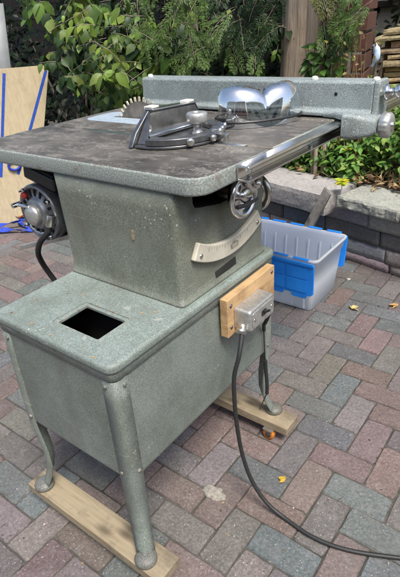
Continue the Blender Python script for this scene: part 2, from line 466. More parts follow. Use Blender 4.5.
for d, rr in ((-117.5, ar1-.013), (-64.5, ar1-.014)):
    mb = MB(); q = AP(rr, d, -.001); mb.lathe([(.0052,0),(.0052,.0012),(.004,.0024),(.0005,.003)], q, (1,0,0), 16); 
    sc = mb.build('screw', M['dullchrome'], scale)
    mb = MB(); mb.box(.0022, .0033, -.0035, .0035, -.0006, .0006, Matrix.Translation(q) @ Matrix.Rotation(.6, 4, 'X')); mb.build('screw_slot', M['ink'], sc)
mb = MB(); mb.prism(rrect(.333, .412, -.0095, .0095, .001, 2), 'yz', -.0132, -.0118, M=Matrix.Translation((0,0,.6185)) @ Matrix.Shear('XY', 4, (0,0)) @ Matrix.Rotation(R(4), 4, 'X') @ Matrix.Translation((0, 0, -.026)))
mb.build('nameplate', M['plate'], saw)
# --- front handwheel
def handwheel(o, axis, r, handle_dir, mat):
    a = V(axis); w = thing('handwheel_tmp', '', '') if False else None
    mb = MB(); pts = []
    u = a.orthogonal().normalized(); v = a.cross(u)
    ring = [V(o) + (u*math.cos(2*PI*k/40) + v*math.sin(2*PI*k/40))*r for k in range(41)]
    mb.tube(ring, .0078, 12, caps=False)
    mb.lathe([(.006,-.03),(.017,-.028),(.018,-.004),(.012,.004),(.011,.012),(.001,.013)], o, axis, 24)
    mb.lathe([(.016,-.012),(.03,-.010),(r-.006,-.004),(r-.004,-.001),(.03,-.006),(.016,-.006)], o, axis, 40)
    return mb
FW = V((.034, .374, .792))
mb = MB(); mb.lathe([(.001,-.012),(.030,-.012),(.040,-.008),(.0455,-.001),(.0465,.004),(.0445,.009),(.0405,.010),(.037,.006),(.033,-.001),(.026,-.003),(.021,-.001),(.018,.006),(.0165,.013),(.012,.016),(.001,.0165)], FW, (1,0,0), 48)
fwo = mb.build('front_handwheel', M['chrome'], saw)
mb = MB(); mb.tube([(-.02,.374,.792),(.024,.374,.792)], .011, 14); mb.build('wheel_shaft', M['dullchrome'], fwo)
mb = MB(); mb.tube([FW+V((.012,-.036,-.012)), FW+V((.018,-.01,-.014)), FW+V((.018,.03,-.013))], [.0045,.0045,.003], 12); mb.build('crank_handle', M['black'], fwo)
mb = MB(); mb.lathe([(.006,0),(.009,.004),(.010,.012),(.008,.018),(.001,.020)], FW+V((.006,.030,.018)), (1,0,0), 16); mb.build('wheel_knob', M['chrome'], fwo)
sw_ = handwheel((-.068, .582, .724), (0,1,0), .043, None, None)
swo = sw_.build('side_handwheel', M['dullchrome'], saw)
mb = MB(); mb.tube([(-.068,.53,.724),(-.068,.59,.724)], .008, 12); mb.build('wheel_shaft', M['dullchrome'], swo)

# --- stand: sheet metal box, top pan, legs
stand_top = solid_rr(-.353, .008, -.008, .565, .022, .574, ZB, .008, 8, 4)
sto = stand_top.build('stand_top', M['paint_skylit'], saw); weld(sto)
cut = MB(); cut.prism(rrect(-.197,-.081,.046,.121,.003,3), 'xy', .4, .7)
rec = MB(); rec.prism(rrect(-.208,-.0745,.039,.130,.008,4), 'xy', .5935, .7)
und = MB(); und.prism(rrect(-.215,-.065,.030,.140,.003,3), 'xy', .4, .5885)
carve(sto, [cut, rec, und])
for p in sto.data.polygons: p.use_smooth = abs(p.normal.z) < .999
edge_soft(sto, .0012, 2, 40)
walls = MB()
def ringz(ins, z, r): return [V((x, y, z)) for x, y in rrect(-.345+ins, -ins, ins, .557-ins, r, 6)]
walls.loft([ringz(.0025,.301,.012), ringz(.0005,.306,.012), ringz(0,.31,.012), ringz(0,.5745,.012)], False, True)
walls.loft([ringz(-.001,.556,.014), ringz(-.0035,.558,.016), ringz(-.0035,.5742,.016)], False, True)
walls.loft([ringz(.0045,.5745,.008), ringz(.0045,.301,.008), ringz(.0025,.301,.012)], False, True)
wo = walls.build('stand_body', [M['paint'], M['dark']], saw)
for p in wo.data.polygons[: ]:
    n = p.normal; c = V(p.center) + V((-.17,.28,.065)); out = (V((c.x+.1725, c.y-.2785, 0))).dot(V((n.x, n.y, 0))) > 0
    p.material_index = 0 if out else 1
mb = MB(); mb.box(-.339,-.006,.006,.551,.318,.322); mb.build('shade_floor', M['dark'], saw)  # black panel added under the opening, shade put into its colour
# near-black panels, the shade seen through the opening put into their colour
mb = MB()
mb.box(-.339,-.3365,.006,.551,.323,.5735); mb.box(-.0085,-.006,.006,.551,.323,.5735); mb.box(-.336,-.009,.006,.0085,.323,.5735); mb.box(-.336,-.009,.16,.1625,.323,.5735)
mb.build('shade_lining', M['dark'], saw)

def leg(sx, sy, px, py):
    """bent sheet metal corner leg; px, py the corner of the stand, sx, sy outward directions"""
    zs = [.5555, .50, .40, .32, .29, .25, .20, .15, .115, .09, .0665]
    wd = [.034, .034, .034, .034, .0335, .033, .0325, .032, .031, .030, .0295]
    off = [.0018, .0018, .0018, .0018, .0012, -.002, -.006, -.006, .0005, .0085, .0160]
    rr = [.0115]*5 + [.0125, .014, .0150, .016, .017, .018]
    th = .0032; secs = []
    for z, w, o, r in zip(zs, wd, off, rr):
        outer = [(-w, 0)] + [(-r + r*math.cos(a), -r + r*math.sin(a)) for a in [R(90 - 90*k/8) for k in range(9)]] + [(0, -w)]
        ri = max(r-th, .002)
        inner = [(-th, -w)] + [(-r + ri*math.cos(a), -r + ri*math.sin(a)) for a in [R(90*k/8) for k in range(9)]] + [(-w, -th)]
        secs.append([V((px + sx*(a + o), py + sy*(b + o*.8), z)) for a, b in outer + inner])
    mb = MB(); mb.loft(secs, True, True)
    lg = mb.build('leg', M['paint'], saw)
    weld(lg)
    # hoof
    mb = MB(); fc = V((px + sx*.0065, py + sy*.0055, .0655))
    mb.lathe([(.0235,0),(.0255,.002),(.0255,.007),(.0230,.012),(.017,.016),(.009,.0185),(.0005,.019)], fc, (0,0,1), 28)
    mb.build('foot', M['paint_foot'], lg)
    for zz in (.540, .318):
        for ax in (0, 1):
            q = (px + sx*.0018, py - sy*.023, zz) if ax else (px - sx*.023, py + sy*.0018, zz)
            d = (sx,0,0) if ax else (0,sy,0)
            mb = MB(); mb.lathe([(.0048,0),(.0046,.0016),(.003,.0032),(.0004,.0037)], q, d, 14); mb.build('bolt', M['paint_foot'], lg)
    return lg
leg(1, -1, 0, 0); leg(-1, -1, -.345, 0); leg(1, 1, 0, .557); leg(-1, 1, -.345, .557)

# --- switch on its wood block
mb = MB(); mb.box(.0085, .0285, .314, .518, .478, .5735); wb = mb.build('switch_block', M['pineY'], saw, .0012)
for y, z in ((.328,.555), (.328,.5),(.505,.56)):
    mb = MB(); mb.lathe([(.0045,0),(.0045,.001),(.001,.0018)], (.0285, y, z), (1,0,0), 12); mb.build('screw', M['steel_dark'], wb)
sx0, sx1 = .029, .070
def sring(x, ins): return [V((x, y, z)) for y, z in rrect(.338+ins, .446-ins, .490+ins, .546-ins, .008, 5)]
mb = MB(); mb.loft([sring(sx0,0), sring(sx1-.006,.001), sring(sx1-.0015,.002), sring(sx1,.004)], True, True)
Mtilt = Matrix.Rotation(R(-2), 4, 'X')
sbx = mb.build('switch_box', M['alu'], saw); weld(sbx); edge_soft(sbx, .0015, 2, 50)
mb = MB(); mb.prism(rrect(.348,.436,.499,.537,.006,4), 'yz', sx1+.0002, sx1+.0022); cov = mb.build('cover_plate', M['alu'], sbx, .0008)
for y in (.355,.429):
    mb = MB(); mb.lathe([(.0035,0),(.003,.0012),(.0004,.0016)], (sx1+.0022, y, .518), (1,0,0), 12); mb.build('screw', M['dullchrome'], sbx)
mb = MB(); mb.prism(rrect(.384,.404,.512,.526,.003,3), 'yz', sx1+.0022, sx1+.0035); mb.tube([(sx1+.003,.394,.52),(sx1+.016,.397,.527)], [.004,.0028], 10); mb.build('toggle', M['black'], sbx)
mb = MB(); mb.lathe([(.010,0),(.010,.008),(.0125,.009),(.0125,.018),(.009,.021)], (.050,.340,.507), V((.15,-.65,-.75)), 16); mb.build('cable_gland', M['dullchrome'], sbx)
mb = MB(); mb.tube([(.048,.447,.512),(.050,.462,.508),(.047,.470,.485),(.040,.468,.455),(.028,.474,.430),(.014,.492,.41),(.0075,.503,.385)], .0048, 10, sub=6)
mb.tube([(.0075,.503,.386),(.008,.5045,.33),(.010,.506,.285)], .002, 8, sub=4)
mb.tube([(.010,.506,.287),(.0115,.507,.25),(.014,.509,.20),(.014,.508,.172)], .0052, 10, sub=4)
mb.tube([(.014,.508,.173),(.008,.500,.150),(.004,.485,.125)], .0018, 8, sub=4)
mb.build('motor_lead', M['rubber'], saw)

# --- front rail
def rail(px0, L, y0, y1):
    mb = MB()
    prof = [(px0-.010,.842),(px0-.010,.8385),(px0+.018,.8385),(px0+.018,.8425),(px0-.0065,.8425),(px0-.0065,.864),(px0+.012,.864),(px0+.0145,.861),(px0+.018,.861),(px0+.018,.865),(px0+.0155,.8685),(px0-.010,.8685)]
    mb.prism(prof, 'xz', y0, y1); return mb
ro = rail(.0675, 0, .322, 1.42).build('front_rail', M['chrome'], saw, .0012, 2)
mb = MB(); mb.box(.0552, .0572, .33, 1.40, .846, .862); mb.build('rail_bracket', M['dullchrome'], saw)
for y in (.36, .62, .9):
    mb = MB(); mb.lathe([(.007,0),(.007,.004),(.003,.006)], (.0612, y, .853), (1,0,0), 6, smooth=False); mb.build('bolt', M['dullchrome'], ro)
mb = rail(.0675, 0, .36, 1.40)
for i, q in enumerate(mb.v): mb.v[i] = (-.5985 - q[0] - .0, q[1], q[2] - .004)
mb.build('rear_rail', M['dullchrome'], saw, .001)
# right hand extension wing lies beyond the fence
mb = solid_rr(-.655, .050, .968, 1.30, .02, .838, .8695, .004, 5, 2)
wg = mb.build('extension_wing', [M['iron']], saw); weld(wg)

# --- motor hung on the back
mo = V((-.505, .262, .700))
mb = MB()
prof = [(.060,.02),(.083,.03),(.0855,.04)]
for k in range(9): h = .045 + k*.022; prof += [(.086,h),(.086,h+.012),(.081,h+.014),(.081,h+.020)]
prof += [(.084,.25),(.07,.275),(.02,.28)]
mb.lathe(prof, mo, (0,1,0), 40); mot = mb.build('motor', M['motor_grey'], saw)
mb = MB(); mb.lathe([(.086,.042),(.0885,.036),(.0885,.004),(.086,-.004),(.080,-.006),(.077,-.002),(.074,.002),(.050,-.002),(.046,-.012),(.040,-.016),(.001,-.017)], mo, (0,1,0), 48)
eb = mb.build('end_bell', simple('motor_bell', (.25,.255,.26), .34, .65, 40, .3, .2), mot); weld(eb)
for k in range(16):
    a = 2*PI*k/16; Mx = Matrix.Translation(mo) @ Matrix.Rotation(a, 4, 'Y'); mb = MB(); mb.box(.053,.073,-.0024,.0035,-.0042,.0042, Mx); mb.build('vent', M['dark'], eb)
mb = MB(); mb.lathe([(.032,-.0165),(.033,-.024),(.029,-.032),(.014,-.036),(.001,-.0365)], mo + V((.0,0,.0)), (0,1,0), 32); mb.build('bearing_cap', M['alu'], eb)
for k in range(4):
    a = R(35+90*k); q = mo + V((.0805*math.cos(a), -.006, .0805*math.sin(a)))
    mb = MB(); mb.lathe([(.0065,.002),(.0065,-.006),(.004,-.0085),(.0005,-.009)], q, (0,1,0), 12); mb.tube([q+V((0,-.008,0)), q+V((0,-.016,0))], .0028, 8); mb.build('through_bolt', M['chrome'], eb)
mb = MB()
for k in range(9):
    a = R(-135+11*k); mb.tube([mo+V((.060*math.cos(a),-.010-.004*(k%2),.060*math.sin(a))), mo+V((.060*math.cos(a+.19),-.014+.004*(k%2),.060*math.sin(a+.19)))], .0042, 8)
mb.build('spring', M['chrome'], eb)
mb = MB(); mb.lathe([(.010,0),(.010,-.008),(.006,-.011),(.001,-.012)], mo + V((-.046,-.004,.050)), (0,1,0), 18); mb.build('reset_button', M['red'], eb)
mb = MB(); mb.tube([mo+V((-.080,-.02,.020)), mo+V((-.03,-.035,.030)), mo+V((.0,-.03,.028))], .005, 10); mb.tube([mo+V((-.080,-.034,.020)), mo+V((-.080,-.004,.020))], .008, 12); mb.build('clamp_bolt', M['chrome'], eb)
for yy in (.05, .20):
    mb = MB(); mb.tube([mo + V((.092*math.cos(2*PI*k/36), yy, .092*math.sin(2*PI*k/36))) for k in range(37)], .0065, 8, caps=False); mb.build('cradle_ring', M['chrome'] if yy < .1 else M['dullchrome'], mot)
Mx = Matrix.Translation(mo + V((.015,.0,.088))) @ Matrix.Rotation(R(12), 4, 'Y')
mb = MB(); mb.box(-.065,.075,.005,.12,.0,.042, Mx); cbx = mb.build('capacitor_box', M['black'], mot, .008, 3)
mb = MB(); mb.box(-.055,.065,.010,.115,.0425,.0445, Mx); mb.build('box_lid', M['steel_dark'], cbx, .002)
mb = MB(); mb.lathe([(.013,0),(.013,.03),(.009,.034)], mo + V((.085,-.02,.012)), V((.0,-.4,-.9)), 16); mb.build('cord_clamp', M['dullchrome'], mot)
mot.scale = (.84, .84, .84); mot.location = (mo - V((-.17,.28,.065)))*.16
# mounting arm
mb = MB(); d = V((.33,0,.114)).normalized(); Mx = Matrix.Translation((-.685,.30,.553)) @ Matrix.Rotation(-math.atan2(.114,.33), 4, 'Y')
mb.box(0,.37,-.012,.012,-.006,.006, Mx); mb.box(.12,.37,.012,.22,-.004,.004, Mx); mb.build('motor_mount', M['alu'], saw, .002)
mb = MB(); mb.tube([(-.434,.238,.694),(-.442,.230,.670),(-.470,.226,.645),(-.500,.234,.618),(-.528,.246,.585),(-.542,.262,.545),(-.536,.275,.505),(-.515,.285,.46),(-.48,.30,.41),(-.42,.33,.37),(-.36,.36,.35)], .0075, 12, sub=6)
mb.build('motor_cord', M['rubber'], saw)

# ================================================================ RIP FENCE
fence = thing('rip_fence', 'long speckled blue grey rip fence across the table, with knurled knob at front', 'rip fence', (-.22,.81,.8735))
prof = [(.766,.8745),(.858,.8745),(.858,.882),(.846,.886),(.846,.948),(.841,.9545),(.789,.9545),(.7835,.949),(.7825,.892),(.778,.886),(.766,.884)]
mb = MB(); mb.prism(prof, 'yz', -.594, .135); fb = mb.build('fence_body', M['paint_blue'], fence, .0025, 3)
mb = MB(); mb.prism([(.779,.880),(.784,.892),(.7845,.948),(.789,.956),(.842,.956),(.848,.948),(.850,.876),(.779,.876)], 'yz', .1352, .149); mb.build('end_cheek', M['paint_blue'], fence, .004, 3)
# front casting that rides on the rail
secs = []
for x, y0, y1, z0, z1, r in ((.022,.764,.872,.8722,.886,.006), (.055,.758,.880,.8722,.889,.006), (.088,.740,.885,.8700,.890,.008)):
    secs.append([V((x, y, z)) for y, z in rrect(y0, y1, z0, z1, r, 4)])
mb = MB(); mb.loft(secs, True, True)
secs = []
for x, y0, y1, z0, z1, r in ((.0885,.722,.885,.834,.891,.008), (.112,.724,.880,.832,.890,.010), (.128,.730,.870,.834,.886,.012), (.150,.745,.85,.838,.880,.012), (.158,.755,.84,.844,.876,.010)):
    secs.append([V((x, y, z)) for y, z in rrect(y0, y1, z0, z1, r, 4)])
mb.loft(secs, True, True)
mb.build('rail_clamp', M['paint_blue'], fence)
ko = V((.158,.790,.858))
mb = MB(); secs = []
for h, r in ((0,.020),(.002,.0262),(.005,.0282),(.021,.0282),(.0245,.0265),(.027,.022),(.0275,.012),(.026,.001)):
    secs.append([ko + V((h, (r + (.0012 if (k % 4 > 1 and .004 < h < .022) else 0))*math.cos(2*PI*k/64), (r + (.0012 if (k % 4 > 1 and .004 < h < .022) else 0))*math.sin(2*PI*k/64))) for k in range(64)])
mb.loft(secs, True, True); kb = mb.build('clamp_knob', M['alu'], fence)
mb = MB(); mb.lathe([(.010,.0275),(.010,.031),(.001,.032)], ko, (1,0,0), 16); mb.build('knob_cap', M['chrome'], kb)
k2 = V((.150,.800,.928))
mb = MB(); mb.lathe([(.009,-.002),(.009,.006),(.017,.008),(.019,.012),(.017,.017),(.009,.019),(.008,.03),(.015,.033),(.016,.045),(.012,.050),(.001,.051)], k2, V((1,.12,.1)), 28); mb.build('micro_adjust_knob', M['chrome'], fence)
for x, y in ((.135,.80),(-.02,.80),(-.57,.80),(-.30,.81)):
    if x == -.30: continue
    mb = MB(); mb.lathe([(.0085,0),(.0085,.004),(.006,.0075),(.001,.0085)], (x, y, .9546), (0,0,1), 16); mb.build('cap_screw', M['paper'], fence)
for x, z in ((-.17,.905),(.045,.925),(.048,.888)):
    mb = MB(); mb.lathe([(.0042,0),(.0042,.0006),(.0005,.0008)], (x, .7826, z), (0,-1,0), 14); mb.build('hole', M['dark'], fence)

# ================================================================ MITER GAUGE
mg = thing('miter_gauge', 'dark steel miter gauge with chromed face and round grey knob, in the table slot', 'miter gauge', (-.2,.4535,.8705))
poly = [(-.196 + .112*math.sin(a)*1.0, .455 - .118*math.cos(a)) for a in [PI*k/28 for k in range(29)]] + [(-.214,.573),(-.214,.337)]
mb = MB(); mb.prism(poly, 'xy', .8712, .8775); hd = mb.build('protractor_head', M['steel_dark'], mg, .002)
mb = MB(); ri = []
for rr_ in (.118, .088):
    ri.append([(-.196 + rr_*.95*math.sin(a), .455 - rr_*math.cos(a)) for a in [PI*(.04+.92*k/28) for k in range(29)]])
mb.prism(ri[0] + ri[1][::-1], 'xy', .878, .892); mb.build('head_rim', M['steel_dark'], hd, .002)
mb = MB(); mb.prism([(.333,.872),(.352,.900),(.398,.9385),(.566,.9305),(.577,.914),(.577,.872)], 'yz', -.2300, -.2180); fp = mb.build('face_plate', M['steel_dark'], mg, .002)
mb = MB(); mb.prism([(.362,.886),(.404,.9335),(.560,.926),(.570,.911),(.570,.884)], 'yz', -.2172, -.2160); mb.build('polished_face', M['dullchrome'], fp, .0004, 1)
mb = MB(); mb.prism([(.398,.9390),(.5655,.9315),(.5655,.9345),(.398,.9425)], 'yz', -.2325, -.205); mb.build('top_flange', M['chrome'], fp, .0012)
mb = MB()
mb.add([(-.2155,.350,.8785),(-.2155,.358,.8785),(-.2155,.402,.937),(-.2155,.394,.937),(-.192,.350,.8785),(-.192,.358,.8785)], [(0,1,2,3),(0,4,5,1),(4,3,2,5),(0,3,4),(1,5,2)]); 
mb.build('gusset', M['steel_dark'], fp)
mb = MB(); mb.lathe([(.009,0),(.009,.004),(.005,.005),(.005,.002),(.001,.002)], (-.2158,.388,.902), (1,0,0), 18); mb.build('boss', M['alu'], fp)
mb = MB(); mb.tube([(-.207,.375,.888),(-.207,.555,.884)], .006, 10); mb.build('face_rod', M['chrome'], fp)
kc = V((-.152,.482,.8785))
mb = MB(); mb.lathe([(.013,0),(.012,.004),(.009,.006),(.009,.022),(.020,.023),(.0235,.026),(.0235,.043),(.021,.046),(.008,.0465),(.008,.044),(.001,.0445)], kc, (0,0,1), 32); mb.build('lock_knob', M['alu'], mg)
for x, y, z, r in ((-.100,.386,.885,.0085), (-.082,.437,.884,.0075), (-.082,.462,.892,.009), (-.105,.50,.888,.008), (-.12,.53,.888,.007)):
    mb = MB(); dx = V((x+.196, y-.455, 0)).normalized()
    mb.lathe([(r*.6,-.012),(r*.6,.004),(r,.0045),(r,.010),(r*.7,.012),(.0005,.0125)], (x, y, z), dx, 14); mb.build('stop_screw', M['dullchrome'], mg)
mb = MB(); mb.box(-.09,-.048,.448,.459,.888,.891); mb.box(-.058,-.050,.448,.459,.8715,.888); mb.build('pointer', M['dullchrome'], mg, .001)
mb = MB(); mb.box(-.50,-.006,.4450,.4620,.8604,.8700); mb.build('slide_bar', M['dullchrome'], mg, .001)
for y, z, w in ((.411,.9428,.0125),(.536,.9362,.013)):
    mb = MB(); mb.box(-.229,-.209,y-w,y+w,z,z+.004); mb.box(-.2315,-.2295,y-w,y+w,z-.02,z+.004); mb.build('stop_clip', M['paper'], mg, .0008)

# ================================================================ SAFETY GLASSES
gl = thing('safety_glasses', 'clear wraparound safety glasses with black brow bar lying upside down on the table', 'safety glasses', (-.08,.64,.8705))
ea, eb_ = V((-.157,.573,0)), V((-.034,.757,0))
gx = (eb_-ea).normalized(); gy = V((gx.y, -gx.x, 0)); gc = (ea+eb_)/2; hw = (eb_-ea).length/2
def gpt(u, v):
    """u -1..1 along the brow, v 0..1 up the lens"""
    a = u*R(76)
    s = math.sin(a)*hw/math.sin(R(76)); b = math.cos(a)*.064 - .012
    nc = -.02
    lob = (u-nc)/(1-nc) if u > nc else (nc-u)/(1+nc)          # 0 at the nose, 1 at the temple
    dome = math.sin(PI*min(1, max(0, lob)))**.45 if 0 < lob < 1 else 0
    lean = .016*v + .026*v**3
    bul = .005*math.sin(PI*min(1, max(0, lob)))**2*math.sin(PI*min(1, v*.95 + .05))
    H = .067 + .025*dome - .010*lob**5
    rr_ = 1 - lean*2.2
    return gc + gx*(s*rr_) + gy*(b - lean + bul) + V((0,0,.8712 + H*math.sin(v*PI/2)**.92))
def brow_v(u):
    v = .02
    while v < .9 and gpt(u, v).z < .8712 + .0135: v += .004
    return v
mb = MB(); NU, NV = 72, 16
vs = [gpt(-1+2*i/NU, j/NV) for i in range(NU+1) for j in range(NV+1)]
mb.add(vs, [(i*(NV+1)+j, (i+1)*(NV+1)+j, (i+1)*(NV+1)+j+1, i*(NV+1)+j+1) for i in range(NU) for j in range(NV)], True)
lo = mb.build('lens', M['lens'], gl)
mb = MB(); mb.tube([gpt(-1+2*i/40, brow_v(-1+2*i/40)) + gy*.0018 for i in range(41)], .0027, 8); bb = mb.build('brow_bar', M['black'], gl)
mb = MB()
q = gpt(-.93, .16) + gy*.001; Mx = Matrix.Translation(q) @ Matrix.Rotation(R(20), 4, 'Z')
mb.box(-.010,.012,-.005,.004,-.004,.005, Mx); mb.box(-.016,-.006,-.003,.003,.001,.007, Mx)
mb.build('hinge', M['black'], gl, .0015)
mb = MB()
for sgn in (-1, 1):
    q = gc + gx*(sgn*hw*.97) + V((0,0,.886))
    mb.tube([q, q - gy*.045 + V((0,0,.004)) - gx*sgn*.01, q - gy*.085 - gx*sgn*.05 + V((0,0,.0)), q - gy*.09 - gx*sgn*.11 + V((0,0,-.010))], .0026, 8, sub=6)
mb.build('temple', M['black'], gl)
mb = MB(); mb.tube([gpt(-.09,.9)-gy*.008, gpt(-.02,.80)-gy*.012, gpt(.05,.9)-gy*.008], .004, 8, sub=5); mb.build('nose_pad', M['black'], gl)

# ================================================================ DOLLY BOARDS
def dolly(name, label, y0, y1, x0, x1, cast, grp='wheeled boards under the saw'):
    t = thing(name, label, 'dolly board', ((x0+x1)/2, (y0+y1)/2, 0), grp)
    mb = MB(); mb.box(x0, x1, y0, y1, .0385, .0650); mb.build('board', M['pine'], t, .0018, 2)
    for cx_, cy_ in cast:
        c = MB(); c.box(cx_-.016, cx_+.016, cy_-.015, cy_+.015, .0368, .0384); 
        c.box(cx_-.006, cx_+.006, cy_+.0108, cy_+.0125, .013, .0368)
        co = c.build('caster', M['zinc'], t)
        w = MB(); w.lathe([(.010,-.0095),(.0165,-.0095),(.018,-.007),(.018,.007),(.0165,.0095),(.010,.0095)], (cx_, cy_, .018), (0,1,0), 28); w.build('tyre', M['orange'], co)
        w = MB(); w.lathe([(.003,-.0104),(.0098,-.0100),(.0098,.0100),(.003,.0104)], (cx_, cy_, .018), (0,1,0), 20); w.build('hub', M['steel_dark'], co)
    return t
dolly('dolly_board', 'pine board in the foreground carrying the two left feet of the saw', -.028, .041, -.395, .064, ((-.30,.024),(.03,.026)))
dolly('dolly_board', 'pine board with an orange caster showing, carrying the right feet of the saw', .512, .579, -.395, .0765, ((-.34,.545),(.018,.516)))
mb = MB(); mb.tube([(-.30,.0,.0655),(-.30,.0,.067)], .006, 12)

# power cord to the right
mb = MB(); mb.tube([(.050,.336,.504),(.058,.322,.485),(.064,.300,.45),(.058,.288,.40),(.060,.283,.33),(.066,.282,.25),(.076,.287,.16),(.10,.290,.085),(.14,.292,.033),(.19,.295,.0085),(.272,.289,.0062),(.353,.306,.0062),(.451,.352,.0062),(.60,.43,.0062),(.9,.50,.0062),(1.4,.42,.0062)], .0051, 12, sub=7)
pc = mb.build('power_cord', M['rubber']); tag(pc, 'thick black power cord hanging from the switch box and curving over the pavers', 'power cord')

# ================================================================ TOTE
tt = thing('storage_tote', 'clear plastic storage tote with its blue lid flaps hanging open, by the stone wall', 'storage tote', (-.43,1.34,0))
TX0, TX1, TY0, TY1, TZ = -.735, -.165, 1.190, 1.487, .25
def tring(ins, z, r): return [V((x, y, z)) for x, y in rrect(TX0+ins, TX1-ins, TY0+ins, TY1-ins, r, 5)]
secs = [tring(.034,.004,.018), tring(.028,.002,.022)]
secs = [tring(.030,.002,.016), tring(.026,.006,.020), tring(.016,.12,.022), tring(.009,.205,.024), tring(.004,.208,.024), tring(.003,.236,.024), tring(-.004,.238,.026), tring(-.006,.25,.028)]
mb = MB(); mb.loft(secs, False, True)
ins_ = [tring(-.003,.2503,.026), tring(.004,.2495,.022), tring(.007,.235,.022), tring(.012,.205,.022), tring(.019,.12,.02), tring(.029,.009,.018)]
mb.loft(ins_, False, True)
mb.add(ins_[-1], [tuple(range(len(ins_[-1])))]); mb.add(secs[0], [tuple(range(len(secs[0])))[::-1]])
mb.loft([secs[-1], ins_[0]], False, True)
body = mb.build('tote_body', M['tote_clear'], tt); weld(body)
for k in range(9):                 # moulded ribs on the walls
    x = TX0 + .06 + k*.056; 
    for _ in (0,):
        mb = MB(); mb.add([(x,TY0+.0255,.012),(x+.008,TY0+.0255,.012),(x+.008,TY0+.0095,.203),(x,TY0+.0095,.203),(x+.001,TY0+.022,.012),(x+.007,TY0+.022,.012),(x+.007,TY0+.006,.203),(x+.001,TY0+.006,.203)], [(4,5,6,7),(0,4,7,3),(1,2,6,5)]); mb.build('wall_rib', M['tote_clear'], body)
        mb = MB(); mb.add([(x,TY1-.0275,.012),(x+.008,TY1-.0275,.012),(x+.008,TY1-.0125,.203),(x,TY1-.0125,.203),(x+.001,TY1-.031,.012),(x+.007,TY1-.031,.012),(x+.007,TY1-.016,.203),(x+.001,TY1-.016,.203)], [(7,6,5,4),(3,7,4,0),(5,6,2,1)]); mb.build('wall_rib', M['tote_clear'], body)
def flap(y, s, tilt):
    """a half lid hanging from the rim on the -y (s=-1) or +y side"""
    x0, x1 = TX0+.03, TX1-.001
    Mx = Matrix.Translation((0, y, .238)) @ Matrix.Rotation(tilt, 4, 'X')
    mb = MB()
    out = [(x0,0),(x1,0),(x1,-.130),(x1-.012,-.142)]
    n = 5; L = x1 - x0 - .024
    for k in range(n):                       # the finger edge that meshes with the other half
        xa = x1-.012-L*k/n; xb = x1-.012-L*(k+1)/n
        out += [(xa-.015,-.142),(xa-.022,-.158),(xb+.022,-.158),(xb+.015,-.142)]
    out += [(x0+.012,-.142),(x0,-.130)]
    mb.prism(out, 'xz', -.004, .004, M=Mx)
    mb.prism(rrect(x0, x1, -.008, .006, .003, 2), 'xz', -.010, -.0042, M=Mx)
    fo = mb.build('lid_flap', M['tote_blue'], tt, .0018, 2)
    mb = MB()
    for k in range(5):
        xa = x0 + .02 + k*(x1-x0-.04)/5; xb = xa + (x1-x0-.04)/5 - .008
        for za, zb in ((-.018,-.068),(-.074,-.130)):
            mb.prism(rrect(xa, xb, zb, za, .004, 2), 'xz', -.0062, -.0042, M=Mx)
    mb.build('flap_panels', M['tote_blue'], fo, .001, 1)
    return fo
flap(TY0-.014, -1, R(2)); 
f2 = flap(TY1+.014, 1, R(-7))
mb = MB()
for k in range(6):
    x = TX0 + .028 + k*.0895
    for ya, yb in ((TY0-.016, TY0-.001), (TY1+.001, TY1+.016)):
        mb = MB(); mb.box(x, x+.066, ya, yb, .2505, .2545); mb.build('hinge_lug', M['tote_blue'], tt, .0015)

